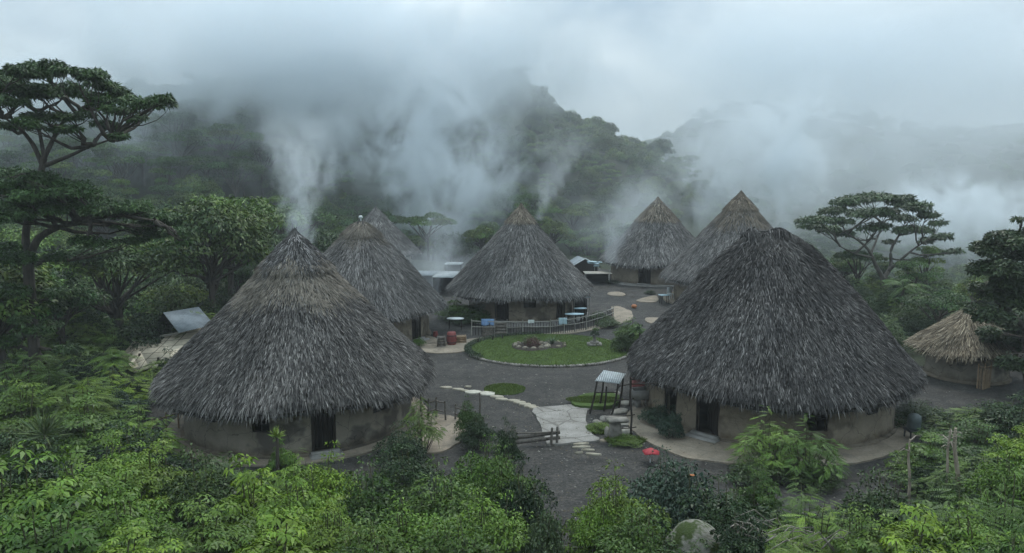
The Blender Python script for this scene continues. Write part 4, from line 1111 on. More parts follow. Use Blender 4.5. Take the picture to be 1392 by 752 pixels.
r = thing("wash_trough", G(874, 553), "grey concrete wash trough under the right hut's left eave", "trough", .2)
m = MB()
for (cx_, cy_, sx, sy) in ((0, -.3, 1.1, .07), (0, .3, 1.1, .07), (-.52, 0, .07, .53), (.52, 0, .07, .53)): m.box((cx_, cy_, .62), (sx, sy, .4))
m.box((0, 0, .45), (1.0, .53, .06)); m.build("basin", M['concrete'], r)
m = MB(); m.box((-.3, 0, .21), (.2, .5, .42)); m.box((.3, 0, .21), (.2, .5, .42)); m.build("base", M['concrete'], r)
r = thing("chest", G(880, 545) + Vector((0, .4, 0)), "dark red wooden chest behind the wash trough", "chest", .1)
m = MB(); m.box((0, 0, .5), (1.3, .5, 1.0)); m.build("body", M['red_barrel'], r)
m = MB(); m.box((0, -.02, 1.05), (1.36, .56, .08)); m.build("lid", M['wood_dark'], r)
# parasol
c = G(884, 629)
r = thing("parasol", c, "small red parasol on a thin pale pole beside the earth apron", "parasol")
m = MB(); m.tube([(0, 0, 0), (.02, .05, .52)], .018, 6); m.build("pole", M['white'], r)
m = MB(); n = 8; a = np.linspace(0, 6.283, n, endpoint=False); V = [(.02, .05, .54)] + [(.02 + (.36 if i % 2 else .30) * math.cos(t), .05 + (.36 if i % 2 else .30) * math.sin(t), .36 + (.0 if i % 2 else .05)) for i, t in enumerate(a)]
Vm = [(.02 + .2 * math.cos(t + .39), .05 + .2 * math.sin(t + .39), .43) for t in a]
m.add(V + Vm, [[0, 1 + i, 9 + i, 9 + i] for i in range(8)] + [[0, 9 + i, 1 + (i + 1) % 8, 1 + (i + 1) % 8] for i in range(8)] + [[1 + i, 1 + (i + 1) % 8, 9 + i, 9 + i] for i in range(8)])
o = m.build("canopy", M['red'], r); so = o.modifiers.new("thick", 'SOLIDIFY'); so.thickness = .01
m = MB(); 
for t in a: m.tube([(.02, .05, .46), (.02 + .38 * math.cos(t), .05 + .38 * math.sin(t), .355)], .006, 4)
m.build("ribs", M['black'], r)
# water tank right
r = thing("water_tank", G(1241, 598), "small grey water tank on a dark stand at the right end of the apron", "tank")
m = MB(); m.lathe((0, 0, .45), [(.01, 0), (.24, 0), (.25, .08), (.24, .2), (.25, .3), (.24, .5), (.15, .58), (.01, .60)], 20); m.build("drum", M['teal'], r)
m = MB(); m.box((0, 0, .4), (.55, .55, .06)); m.build("platform", M['black'], r)
for sx in (-1, 1):
    for sy in (-1, 1): m = MB(); m.tube([(sx * .22, sy * .22, 0), (sx * .22, sy * .22, .38)], .03, 5); m.build("leg", M['black'], r)
# bare saplings / poles at right
def bare(px, py, ytop, Yd, label, twigs, seed, r0=.05):
    b_ = at(px, py, 21.4); b_.z = 0.0; t_ = at(px + (seed % 3 - 1) * 5, ytop, b_.y); H = t_.z; g = np.random.default_rng(seed)
    r = thing("bare_sapling", b_, label, "tree"); m = MB(); dx = t_.x - b_.x
    m.tube([(0, 0, -.1), (dx * .3 + .03, 0, H * .4), (dx * .8 - .02, .02, H * .75), (dx, 0, H)], [r0, r0 * .85, r0 * .7, r0 * .5], 7, (4.2, 4.1, 3.8)); m.build("trunk", M['bark'], r)
    m = MB()
    for i in range(twigs):
        z0 = H * g.uniform(.75, 1); a = g.uniform(0, 6.28); L = g.uniform(.25, .6); m.tube([(dx * .9, 0, z0), (dx + L * .5 * math.cos(a), L * .5 * math.sin(a), z0 + L * .25), (dx + L * math.cos(a), L * math.sin(a), z0 + L * .15)], [.02, .014, .006], 5, (4, 4, 4))
    m.build("twigs", M['bark'], r)
bare(1237, 652, 597, 0, "thin bare pale sapling leftmost of the poles near the water tank", 4, 31, .05)
bare(1287, 642, 585, 0, "bent pale sapling between the two straight poles at right", 5, 32, .05)
bare(1304, 655, 582, 0, "stout pale post-like sapling rightmost by the leafy climber", 6, 33, .08)

# bundle of grey twigs and boulder at the bottom edge
bp_ = at(1060, 740, 16.5)
def twig_pile(px, py, Yd, n, label, seed, W=1.2):
    c = at(px, py, Yd); g = np.random.default_rng(seed); r = MB()
    for i in range(n):
        a = g.uniform(-.5, .5) + (math.pi if g.uniform() < .4 else 0); L = g.uniform(.5, W); s = g.normal(0, .3, 3); s[2] = abs(s[2]) * .3
        e = s + np.array([math.cos(a) * L, math.sin(a) * L * .5, g.uniform(-.25, .45)]); mid = (s + e) / 2 + np.array([0, 0, g.uniform(.1, .35)])
        r.tube([s, mid, e], [.016, .013, .006], 5, np.array([1, 1, 1]) * g.uniform(1.2, 2.2))
    o = r.build("twig_pile", M['wood_grey']); o.location = c; tag(o, label, "branches")
twig_pile(1045, 735, 16.0, 16, "tangle of dead grey twigs right of the mossy boulder", 3)
twig_pile(1125, 752, 15.5, 14, "arched pale dead twigs in the bottom undergrowth", 6, 1.5)
b0 = at(945, 752, 16.2)
rock("boulder", (b0.x, b0.y, b0.z - .25), (.78, .7, .78), 5, "large mossy pale boulder at the bottom of the picture", 'mossy', None, 'boulder', wob=.05)
for i, (px, py, lab) in enumerate([(545, 575, "bare tan stone at the corner of the left hut's wall"), (560, 580, "half-buried tan stone under the landing's shrub")]):
    rock("rock", G(px, py), (.25, .2, .16), 90 + i, lab, 'stone_pale')

# ------------------------------------------------------------------ sheds
r = thing("tin_shed", G(250, 470, 0), "tin-roofed lean-to shed with woven mat roof behind the left front hut", "shed", rz=.0)
base = Vector(r.location)
def L_(px, py, Yd): return tuple(at(px, py, Yd) - base)
def slabm(pts, th, mat, name, par):
    m = MB(); p = [Vector(q) for q in pts]; nrm = (p[1] - p[0]).cross(p[3] - p[0]).normalized()
    if nrm.z < 0: nrm = -nrm
    V = [tuple(q) for q in p] + [tuple(q - nrm * th) for q in p]
    m.add(V, [[0, 1, 2, 3], [7, 6, 5, 4], [0, 4, 5, 1], [1, 5, 6, 2], [2, 6, 7, 3], [3, 7, 4, 0]]); return m.build(name, M[mat], par)
tA, tB, tC, tD = L_(222, 425, 40.6), L_(270, 417, 42.2), L_(291, 441, 40.6), L_(243, 452, 39.0)
slabm([tA, tB, tC, tD], .04, 'tin', "tin_roof", r)
m = MB(); a3 = L_(207, 449, 41.2); a4 = L_(262, 440, 43)
m.add([tA, tB, a4, a3], [[0, 1, 2, 3]]); m.build("back_roof", M['black'], r)  # back slope coloured black to imitate the shade inside the open gable
slabm([L_(183, 462, 40.6), L_(300, 440, 41.5), L_(300, 478, 38.0), L_(203, 500, 36.6)], .06, 'mat', "mat_roof", r)
slabm([L_(183, 462, 40.6), L_(203, 500, 36.6), L_(182, 506, 36.9), L_(158, 492, 38.5)], .06, 'mat', "mat_roof_end", r)
m = MB(); m.tube([L_(180, 464, 40.5), L_(243, 453, 40.4)], .06, 6); m.build("ridge_pole", M['bamboo'], r)
for q_ in ((190, 38.4), (215, 37.2), (260, 39), (280, 40), (205, 40)):
    m = MB(); tp = at(q_[0], 486, q_[1]) - base; m.tube([(tp.x, tp.y, -.3), (tp.x, tp.y, max(.8, tp.z) )], .06, 6); m.build("post", M['wood_dark'], r)
m = MB(); w0, w1 = Vector(L_(196, 470, 39.2)), Vector(L_(300, 470, 39.8)); m.box(((w0.x + w1.x) / 2, (w0.y + w1.y) / 2 + .3, .4), (w1.x - w0.x, .12, 1.3)); m.build("wall", M['mud_dark'], r)

def small_shed(px, py, w, d, h, top, label, rz=0, slope=.25, Yd=None):
    c = G(px, py); r = thing("lean_to", c, label, "shed", rz)
    slabm([(-w / 2, -d / 2, h), (w / 2, -d / 2, h), (w / 2, d / 2, h + slope), (-w / 2, d / 2, h + slope)], .04, top, "roof", r)
    m = MB(); m.box((0, d / 2 - .1, h / 2), (w * .9, .06, h)); m.box((-w / 2 + .15, 0, h / 2), (.06, d * .8, h)); m.build("wall", M['black'], r)
    for sx in (-1, 1): m = MB(); m.tube([(sx * w * .45, -d * .42, 0), (sx * w * .45, -d * .42, h)], .04, 6); m.build("post", M['wood_dark'], r)
small_shed(607, 399, 1.9, 2.4, 1.6, 'tin_pale', "pale square tin awning left of the central hut's roof", -.2)
small_shed(617, 385, 1.7, 1.2, 1.9, 'tin_pale', "narrow pale tin lean-to highest behind the central hut's left side", -.1, .1)
small_shed(575, 392, 3.2, 1.6, 1.3, 'tin', "low misty tin shed behind the tan-topped hut", .1)
small_shed(812, 386, 2.6, 1.6, 1.1, 'stone_pale', "low pale-topped stall between the central and farthest right huts", .05, .05)
c = G(790, 374); r = thing("gable_shed", c, "small dark gabled shed with pale roof edges behind the central hut", "shed", .15)
slabm([(-1.6, -1.6, 1.0), (0, -1.6, 1.9), (0, 1.6, 1.9), (-1.6, 1.6, 1.0)], .05, 'tin', "roof", r); slabm([(1.6, -1.6, 1.0), (1.6, 1.6, 1.0), (0, 1.6, 1.9), (0, -1.6, 1.9)], .05, 'tin', "roof", r)
m = MB(); m.add([(-1.4, -1.4, 0), (1.4, -1.4, 0), (1.4, -1.4, 1.1), (0, -1.4, 1.85), (-1.4, -1.4, 1.1)], [[0, 1, 2, 4], [4, 2, 3, 3]]); m.box((0, 0, .5), (2.7, 2.7, 1.0)); m.build("wall", M['wood_dark'], r)
m = MB(); m.beam((-1.7, -1.65, .98), (0, -1.65, 1.93), .05, .1); m.beam((1.7, -1.65, .98), (0, -1.65, 1.93), .05, .1); m.build("bargeboard", M['white'], r)
c = G(808, 383); r = thing("ragged_tarp", c, "ragged pale blue tarp on a thin pole beyond the central hut", "tarp")
m = MB(); m.tube([(0, 0, 0), (0, 0, 2.1)], .035, 6); m.build("pole", M['bamboo'], r)
g = np.random.default_rng(3); m = MB()
for i in range(7): m.blob((g.uniform(-.5, .5), g.uniform(-.3, .3), 1.75 + g.uniform(-.15, .35)), (.32, .3, .07), i, .35, (1, 1, 1), (6, 9))
m.build("cloth", M['paleblue'], r)

# ------------------------------------------------------------------ hero trees
def hero_tree(name, label, base_px, Yd, trunk, clumps, leafc, L=.26, W=.095, dens=230, seed=1, br=.11, depth=2.6, barkcol=(1, 1, 1), style='single', base_z=None):
    g = np.random.default_rng(seed)
    b_ = at(base_px[0], base_px[1], Yd); z0 = tz(b_.x, b_.y) if base_z is None else base_z; root_p = Vector((b_.x, b_.y, z0))
    root = thing(name, root_p, label, "tree"); tr = MB(); nodes = []
    def loc(px, py, dy=0): return np.array(at(px, py, Yd + dy) - root_p)
    for path in trunk:
        P = [loc(*q[:2], q[3] if len(q) > 3 else 0) for q in path]; R_ = [q[2] for q in path]
        if path[0][1] >= base_px[1] - 1: P[0][2] = -.4
        t = np.linspace(0, len(P) - 1, (len(P) - 1) * 4 + 1); PP = np.stack([np.interp(t, range(len(P)), [p[i] for p in P]) for i in range(3)], 1)
        for _ in range(2): PP[1:-1] = (PP[:-2] + 2 * PP[1:-1] + PP[2:]) / 4
        RR = np.interp(t, range(len(P)), R_); tr.tube(PP, list(RR), 9, barkcol, cap=False); nodes += [(p, r) for p, r in zip(PP, RR)][len(PP) // 3:]
    NP = np.array([p for p, r in nodes]); cr = MB()
    for (px, py, rp, *fl) in clumps:
        dy = g.uniform(-depth, depth); c = loc(px, py, dy); r = rp / F * Yd; f = fl[0] if fl else .38
        # branch from the nearest lower node
        sc = np.linalg.norm(NP - c, axis=1) + 1.5 * np.maximum(0, NP[:, 2] - c[2] + .2)
        s = NP[int(np.argmin(sc))]; e = c - np.array([0, 0, r * f * .3])
        mid = (s + e) / 2 + g.normal(0, .12, 3) * np.linalg.norm(e - s) + np.array([0, 0, -.06 * np.linalg.norm(e - s)])
        t = np.linspace(0, 1, 7)[:, None]; P = (1 - t) ** 2 * s + 2 * t * (1 - t) * mid + t * t * e
        P[1:-1] += g.normal(0, .05, (5, 3)); tr.tube(P, list(np.linspace(br, .02, 7)), 6, barkcol, cap=False)
        for k_ in range(5):
            s2 = P[g.integers(2, 6)]; a = g.uniform(0, 6.28); e2 = c + np.array([math.cos(a) * r * .75, math.sin(a) * r * .75, g.uniform(-.1, .25) * r * f]); limb(tr, g, s2, e2, .03, .008, 5, .12, 0, barkcol, 4)
        for k_ in range(4):
            a = g.uniform(0, 6.28); o_ = g.uniform(.2, .55) * r
            clump(cr, g, c + np.array([math.cos(a) * o_ * 1.25, math.sin(a) * o_ * 1.25, g.uniform(-.35, .4) * r * f]), r * g.uniform(.38, .66), r * f * g.uniform(.5, .85), int(dens * r * r), L, W, np.array(leafc) * g.uniform(.7, 1.35), style, .3, .35)
    tr.build("trunk", M['bark'], root, True); cr.build("crown", M['leaf'], root)
    return root
hero_tree("rain_tree", "tall twisted dark tree at the left edge with two stacked spreading crowns", (52, 530), 34.5,
  [[(52, 532, .30), (46, 470, .26), (42, 410, .24), (38, 355, .24)], [(38, 355, .2), (50, 325, .17), (70, 312, .14), (110, 300, .1, -1), (160, 292, .07, -1.5), (210, 300, .04, -2)],
   [(38, 358, .2), (34, 320, .17), (42, 280, .16, .6), (56, 235, .15, 1), (60, 215, .14, 1)], [(58, 225, .12, 1), (45, 195, .1, 1), (25, 172, .07, .5), (5, 160, .04)],
   [(60, 215, .12, 1), (72, 190, .1, 1.2), (85, 165, .08, 1.5), (110, 150, .05, 1.5)], [(62, 225, .11, 1), (95, 212, .08, .5), (120, 200, .06, 0), (150, 190, .035, -.5)],
   [(60, 215, .1, 1), (55, 185, .08, 1.4), (48, 150, .05, 2)]],
  [(20, 100, 32), (60, 98, 34), (50, 130, 30), (100, 265, 38), (160, 285, 36), (215, 305, 36), (30, 275, 40), (75, 250, 34), (-10, 290, 40), (150, 136, 26), (5, 105, 34), (205, 144, 18), (222, 136, 13), (70, 262, 36), (20, 255, 38), (130, 280, 26), (200, 300, 32), (40, 290, 30), (60, 95, 30), (105, 102, 32), (140, 118, 26), (165, 130, 22), (35, 125, 30), (85, 125, 34), (125, 140, 28), (10, 140, 26), (160, 150, 20), (188, 140, 20), (215, 140, 20), (185, 162, 13),
   (150, 172, 22), (165, 186, 12), (100, 160, 24), (15, 172, 22), (60, 160, 24), (0, 120, 34), (-25, 110, 34), (75, 176, 18), (40, 168, 18), (95, 176, 16),
   (10, 240, 34), (60, 248, 34), (95, 262, 26), (35, 268, 34, .45), (20, 292, 30, .5), (70, 285, 24), (-15, 260, 34), (150, 282, 28), (190, 290, 32), (225, 298, 28), (242, 318, 20), (205, 318, 26), (175, 305, 20), (250, 330, 12),
   (15, 395, 26, .5), (78, 400, 20, .5), (12, 465, 26, .5), (88, 478, 20, .5), (22, 350, 28, .5), (70, 350, 18, .5), (25, 510, 24, .5), (80, 520, 22, .5), (120, 330, 24), (175, 330, 20), (0, 340, 22, .5), (55, 450, 18, .5), (-5, 380, 26, .5), (70, 440, 14, .5), (30, 435, 14, .5)],
  (.072, .140, .040), L=.22, W=.075, dens=380, seed=3)
hero_tree("umbrella_tree", "wide umbrella-shaped tree standing in mist above the right woods", (1200, 400), 60.0,
  [[(1203, 402, .30), (1201, 378, .26)], [(1201, 380, .2), (1190, 360, .16), (1182, 340, .12), (1165, 325, .08), (1140, 312, .05)], [(1201, 380, .2), (1212, 362, .15, 1), (1210, 340, .12, 1), (1222, 320, .08, 1)],
   [(1208, 368, .13), (1228, 350, .1, -1), (1245, 336, .07, -1), (1262, 326, .04, -1)], [(1184, 345, .1), (1192, 325, .08, 1.5), (1200, 305, .05, 2)], [(1185, 350, .1), (1160, 345, .06, -2), (1142, 335, .04, -2)]],
  [(1105, 300, 22), (1165, 274, 26), (1235, 280, 26), (1110, 298, 20), (1130, 288, 22), (1155, 276, 24), (1185, 270, 24), (1215, 272, 22), (1240, 282, 20), (1258, 294, 16), (1145, 300, 20), (1175, 292, 24), (1205, 290, 24), (1232, 298, 20), (1120, 312, 18), (1150, 318, 16), (1190, 310, 18),
   (1222, 314, 18), (1250, 312, 18), (1270, 305, 14), (1282, 322, 14), (1265, 328, 12), (1100, 308, 14), (1210, 328, 10), (1300, 342, 10), (1275, 345, 14)],
  (.055, .10, .045), L=.32, W=.11, dens=150, seed=9, depth=4.2, br=.09, barkcol=(1.4, 1.5, 1.5))
hero_tree("broadleaf_tree", "dark dense broadleaf tree cut by the right edge above the small hut", (1400, 560), 33.0,
  [[(1400, 562, .26), (1396, 480, .22), (1400, 400, .18), (1395, 340, .12)], [(1396, 450, .14), (1370, 420, .1), (1350, 405, .05)], [(1400, 400, .12), (1375, 372, .08), (1355, 360, .04)]],
  [(1345, 345, 26, .6), (1372, 330, 26, .6), (1395, 345, 30, .7), (1335, 365, 22, .6), (1360, 368, 30, .7), (1390, 385, 36, .8), (1345, 395, 28, .6), (1370, 410, 34, .7), (1350, 430, 26, .6), (1385, 440, 34, .7), (1395, 470, 34, .7), (1365, 460, 26, .6),
   (1372, 318, 14, .5), (1388, 298, 8, .4), (1410, 320, 30, .7), (1350, 452, 16, .5), (1380, 492, 24, .6)],
  (.040, .070, .034), L=.19, W=.10, dens=420, seed=12, depth=1.6, br=.07)

# palms and spiky plants
def fronds(mb, g, c, n, L, up, base, leaflets=22, lw=.05, droop=.6, ll=.4):
    for i in range(n):
        a = 2.4 * i + g.uniform(-.2, .2); el_ = g.uniform(*up); D = np.array([math.cos(a) * math.cos(el_), math.sin(a) * math.cos(el_), math.sin(el_)]); Lf = L * g.uniform(.75, 1.1)
        t = np.linspace(0.05, 1, leaflets)[:, None]; P = np.array(c) + D * Lf * t; P[:, 2] -= (droop * Lf * t[:, 0] ** 2)
        mb.tube(P[::3], list(np.linspace(.025, .008, len(P[::3]))), 4, np.array(base) * 1.2, False)
        T = np.gradient(P, axis=0); T /= np.linalg.norm(T, axis=1)[:, None]; S = np.cross(T, [0, 0, 1.0]); S /= np.linalg.norm(S, axis=1)[:, None]
        lw_ = np.full(leaflets, lw); l_ = ll * np.sin(math.pi * (.12 + .85 * t[:, 0]))
        for sg in (-1, 1):
            DD = S * sg + T * .6; DD[:, 2] -= .35
            mb.quads(leafq(P, DD, np.tile([0, 0, 1.0], (leaflets, 1)) + .05, l_, lw_, .02, .2), vary(g, leaflets, base, .2, .25))
def palm(name, px, py_base, py_crown, Yd, L, label, n=16, base='mid', lean=0, cat='palm', r=.12, zb=None):
    c = at(px, py_crown, Yd); b_ = Vector((c.x - lean, Yd, tz(c.x, Yd) if zb is None else zb)); g = np.random.default_rng(int(px)); H = c.z - b_.z
    root = thing(name, b_, label, cat); tr, cr = MB(), MB()
    tr.tube([(0, 0, -.2), (lean * .2, 0, H * .35), (lean * .8, 0, H * .75), (lean, 0, H)], [r * 1.2, r, r * .9, r * .8], 8); tr.build("trunk", M['bark'], root)
    fronds(cr, g, (lean, 0, H), n, L, (-.1, 1.2), LEAFC[base], ll=L * .22); cr.build("crown", M['leaf'], root)
palm("palm", 1228, 430, 392, 52, 2.3, "green palm with arching fronds below the umbrella tree", 18)
palm("palm", 152, 560, 488, 33.5, 1.25, "small palm with a leaning thin trunk left of the mat-roofed shed", 16, 'forest', -.9, r=.08)
palm("palm", 870, 462, 447, 41.5, .8, "low palm-like plant at the right end of the lawn", 14, 'mid', 0, r=.06)
def spiky(px, py, Yd, L, n, label, base=(.12, .17, .07)):
    p = at(px, py, Yd); g = np.random.default_rng(int(px)); z0 = tz(p.x, Yd); root = thing("spiky_plant", (p.x, Yd, z0), label, "plant"); H = max(.1, p.z - z0)
    a = g.uniform(0, 6.28, n); e = g.uniform(-.1, 1.4, n); D = np.stack([np.cos(a) * np.cos(e), np.sin(a) * np.cos(e), np.sin(e)], 1)
    P = np.zeros((n, 3)) + [0, 0, H]; m = MB(); S1 = P + D * L * .55; 
    Nn = np.cross(D, g.normal(size=(n, 3))); m.quads(leafq(P, D, Nn, L * g.uniform(.7, 1.1, n), np.full(n, .055), .02, .18), vary(g, n, base, .25, .3)); m.build("blades", M['leaf'], root)
    m = MB(); m.tube([(0, 0, -.2), (.04, 0, H)], [.07, .05], 6); m.build("stem", M['bark'], root)
spiky(60, 592, 23.5, 1.1, 90, "large spiky green rosette plant at the left among dark bushes")
spiky(375, 594, 22.8, .4, 50, "small upright spiky plant before the left front hut", (.14, .22, .05))

# ------------------------------------------------------------------ bushes
B = [
 # left foreground, bright palmate bushes: kind, px, top row, distance, radius, label
 ('palm2', 20, 632, 17.0, 2.0, "bright green bush in the bottom left, upper one at the very edge"),
 ('palm1', 110, 622, 18.0, 1.9, "bright green bush in front of the spiky rosette plant"),
 ('palm2', 60, 690, 14.5, 1.8, "big-leaved bright bush in the bottom left corner"),
 ('palm1', 165, 668, 15.5, 1.5, "layered bright bush right of the big-leaved corner bush"),
 ('palm3', 215, 612, 19.5, 1.6, "mid green bush below the slanting bamboo handrail"),
 ('palm1', 150, 600, 20.5, 1.6, "light green bush left of the slanting bamboo handrail"),
 ('fine2', 275, 622, 19.0, 1.5, "darker small-leaved bush below the left end of the hut wall"),
 ('palm2', 345, 640, 17.0, 1.6, "bright broad-leaved bush under the left front hut's small window"),
 ('palm1', 405, 645, 16.2, 1.5, "tall bright bush below the left front hut's doorway"),
 ('palm3', 280, 690, 14.5, 1.7, "mid green bush at the bottom left of centre with fanned leaves"),
 ('palm2', 370, 715, 13.5, 1.5, "yellow-green bush on the bottom edge below the hut doorway"),
 ('palm1', 160, 725, 13.0, 1.5, "bright bush on the bottom edge left of the dark gap"),
 ('fern2', 400, 622, 20.5, 1.1, "feathery light green bush right under the left hut's doorway"),
 ('palm3', 455, 690, 14.8, 1.3, "mid green leafy bush on the bottom edge left of the fine-leaved shrubs"),
 ('fine3', 440, 618, 19.5, 1.2, "yellow-green shrub right of the left front hut's step"),
 ('fern1', 290, 618, 21.0, 1.2, "feathery bush against the left end of the left front hut"),
 # centre foreground, finer shrubs
 ('fine1', 500, 645, 18.0, 1.4, "olive rounded shrub below the left hut's right window"),
 ('fine2', 545, 610, 21.5, 1.1, "dark olive shrub below the tan landing"),
 ('fine2', 545, 582, 24.5, .9, "glossy dark flowering shrub at the left hut's right corner"),
 ('fine1', 600, 640, 18.5, 1.5, "dense rounded green shrub in the middle of the near thicket"),
 ('fine3', 655, 605, 21.0, 1.2, "bright shrub just left of the plank rail"),
 ('fine1', 690, 618, 20.0, 1.1, "rounded green shrub below the plank rail"),
 ('fine3', 560, 690, 15.5, 1.5, "yellow-green fine-leaved shrub on the bottom edge left of the path"),
 ('fine3', 665, 672, 16.5, 1.4, "light fine-leaved shrub on the left side of the gravel path"),
 ('fine2', 715, 640, 18.2, .9, "dark shrub whose edge touches the gravel path"),
 ('fine1', 620, 715, 14.2, 1.3, "green shrub at the bottom edge nearest the gravel path's left"),
 ('fine1', 500, 720, 14.0, 1.3, "green shrub at the bottom edge below the olive rounded shrub"),
 ('blue1', 735, 690, 16.2, .7, "low grey-green shrub spilling onto the gravel path"),
 # right foreground
 ('fine1', 840, 648, 18.2, 1.3, "tall leafy shrub right of the gravel path"),
 ('fine3', 815, 672, 17.2, .9, "pale-leaved shrub leaning over the gravel path's right side"),
 ('blue1', 905, 622, 20.3, 1.2, "blue-green loose bush behind the red parasol's foot"),
 ('blue1', 945, 640, 18.8, 1.2, "blue-green bush with an orange flower among it"),
 ('fine1', 875, 700, 15.8, 1.2, "green shrub left of the mossy boulder"),
 ('fine2', 985, 655, 17.6, 1.3, "dark shrub behind the mossy boulder"),
 ('fine2', 1010, 700, 15.5, .9, "dark leafy shrub above the dead grey twigs"),
 ('palm3', 1030, 640, 19.2, 1.0, "mid green bush right of the blue-green bushes"),
 ('fern1', 1090, 662, 18.2, 1.1, "feathery dark bush at the left of the lower right thicket"),
 ('fern2', 1120, 692, 16.0, 1.3, "bright feathery bush near the bottom right of centre"),
 ('fine2', 1205, 648, 18.8, 1.3, "glossy dark shrub in front of the leftmost bare sapling"),
 ('palm3', 1180, 700, 15.4, 1.4, "mid green leafy bush in the lower right thicket"),
 ('palm2', 1240, 702, 15.0, 1.4, "bright broad-leaved bush in the lower right thicket"),
 ('fern1', 1290, 672, 17.0, 1.5, "feathery green bush right of the bare saplings' feet"),
 ('palm1', 1330, 700, 14.8, 1.5, "bright bush in the bottom right near the corner"),
 ('fern2', 1375, 655, 17.0, 1.4, "yellow-green feathery bush at the right edge"),
 ('fine3', 1385, 610, 20.0, 1.3, "olive yellow shrub at the right edge above the feathery bush"),
 ('fern1', 1080, 730, 13.8, 1.0, "low feathery bush on the bottom edge over the dead twigs"),
 ('palm1', 1390, 725, 13.5, 1.2, "bright bush in the bottom right corner"),
 # in front of the right hut
 ('fern2', 1045, 563, 24.5, 1.15, "feathery young tree before the right hut's dark window"),
 ('fern2', 1100, 575, 23.8, 1.1, "wider feathery young tree right of the other before the right hut"),
 ('fine2', 1030, 622, 23.5, .9, "dark low bush at the foot of the feathery young trees"),
 ('fine2', 1110, 628, 23.3, .9, "dark low bush right of its twin under the feathery young trees"),
 ('blue1', 892, 548, 29.2, .65, "dark blue-green plant left of the right hut's main door"),
 ('blue1', 912, 556, 27.6, .6, "blue-green plant between the right hut's two doors"),
 # right middle thicket
 ('palm3', 1270, 596, 23.5, 1.4, "leafy climber bush at the top of the bare saplings"),
 ('palm3', 1325, 575, 25.0, 1.7, "layered green bush right of the bare saplings"),
 ('fine2', 1250, 550, 29.5, 1.5, "dark shrub between the right front hut and small straw hut"),
 ('fern1', 1340, 555, 28.0, 1.5, "feathery bush below the small straw hut"),
 ('fine2', 1380, 545, 27.0, 1.8, "dark bush at the right edge below the broadleaf tree"),
 ('fern1', 1345, 620, 22.4, 1.1, "dark feathery bush in the hollow behind the stout sapling"),
 ('palm1', 1385, 585, 23.5, 1.3, "bright leafy bush at the right edge, middle height"),
 # left middle thicket
 ('palm3', 20, 525, 26.0, 2.4, "large leafy bush at the left edge beside the twisted tree"),
 ('fern1', 95, 515, 28.0, 2.0, "feathery bush right of the twisted tree's trunk"),
 ('palm3', 120, 545, 25.0, 2.0, "dark leafy bush behind the spiky rosette plant"),
 ('fern2', 185, 560, 24.5, 1.3, "feathery bush left of the slanting bamboo handrail"),
 ('fine2', 175, 585, 22.5, 1.6, "dark bush behind the light green bush"),
 ('fine2', 30, 600, 21.0, 1.5, "dark low bush at the left edge under the large leafy bush"),
 ('fine3', 212, 520, 32.5, 1.0, "yellow-green bush in front of the mat-roofed shed"),
 ('fern1', 255, 468, 36.0, .7, "small leafy sapling before the mat roof"),
 ('fern2', 150, 500, 31.5, 1.5, "green bush at the foot of the small leaning palm"),
 ('fern1', 40, 480, 31.0, 2.0, "feathery thicket bush left of the twisted tree's trunk"),
 ('fern1', 105, 470, 37.0, 2.2, "feathery bush beyond the twisted tree's trunk"),
 ('palm3', 90, 430, 42.0, 2.4, "leafy bush in the woods behind the twisted tree"),
 ('fern2', 155, 440, 41.0, 2.0, "light feathery bush left of the tin roof"),
 # village
 ('fine1', 622, 407, 52.0, 1.5, "light green bush between the tan-topped hut and central hut"),
 ('fine1', 648, 412, 51.5, 1.2, "green bush at the central hut's left wall"),
 ('fine2', 632, 425, 50.5, 1.0, "dark bush behind the white oval-topped table"),
 ('fine3', 568, 458, 43.5, .5, "small yellow-green plant by the door of the tan-topped hut"),
 ('blue1', 826, 430, 49.5, .9, "grey-green bush at the right end of the bamboo fence"),
 ('blue1', 815, 424, 52.0, .8, "pale bush inside the right end of the bamboo fence"),
 ('fine1', 858, 437, 43.5, 1.1, "bushy green shrub touching the right end of the lawn"),
 ('fine2', 850, 446, 41.8, .7, "low dark shrub at the right rim of the lawn"),
 ('fine2', 650, 565, 26.5, .7, "dark climber bush growing on the low stick railing"),
 ('fine1', 638, 545, 27.6, .6, "small climber perched above the low stick railing"),
 ('fine2', 690, 575, 24.5, .5, "thin sprig bush behind the plank rail"),
 ('fine1', 815, 577, 28.5, .55, "weedy bush at the left foot of the rockery"),
 ('fine1', 850, 597, 27.0, .6, "low weedy growth below the stone table"),
 ('fern1', 572, 540, 26.0, .7, "feathery sapling at the left hut's right window"),
 ('palm2', 382, 598, 23.2, .55, "little bright sprig before the left front hut's wall"),
 ('fine2', 884, 394, 64.0, .5, "small dark plant before the farthest right hut"),
 ('fine2', 832, 388, 71.0, .8, "dark shrub left of the farthest right hut's wall"),
 ('fine1', 700, 447, 50.9, .35, "low plant inside the bamboo fence before the central hut"),
]
for b in B: place_bush(*b)
# flowers
def flower(px, py, Yd, s, mat, label):
    c = at(px, py, Yd); m = MB()
    for k_ in range(6):
        a = k_ / 6 * 6.28; m.blob((math.cos(a) * s * .6, math.sin(a) * s * .6, 0), (s * .55, s * .4, s * .25), k_, .1, (1, 1, 1), (5, 7))
    m.blob((0, 0, s * .1), (s * .3, s * .3, s * .3), 9, .1, (1, 1, 1), (5, 7)); o = m.build("flower", M[mat]); o.location = c; tag(o, label, "flower")
flower(941, 646, 18.4, .06, 'orange', "orange flower on the blue-green bush right of the parasol")

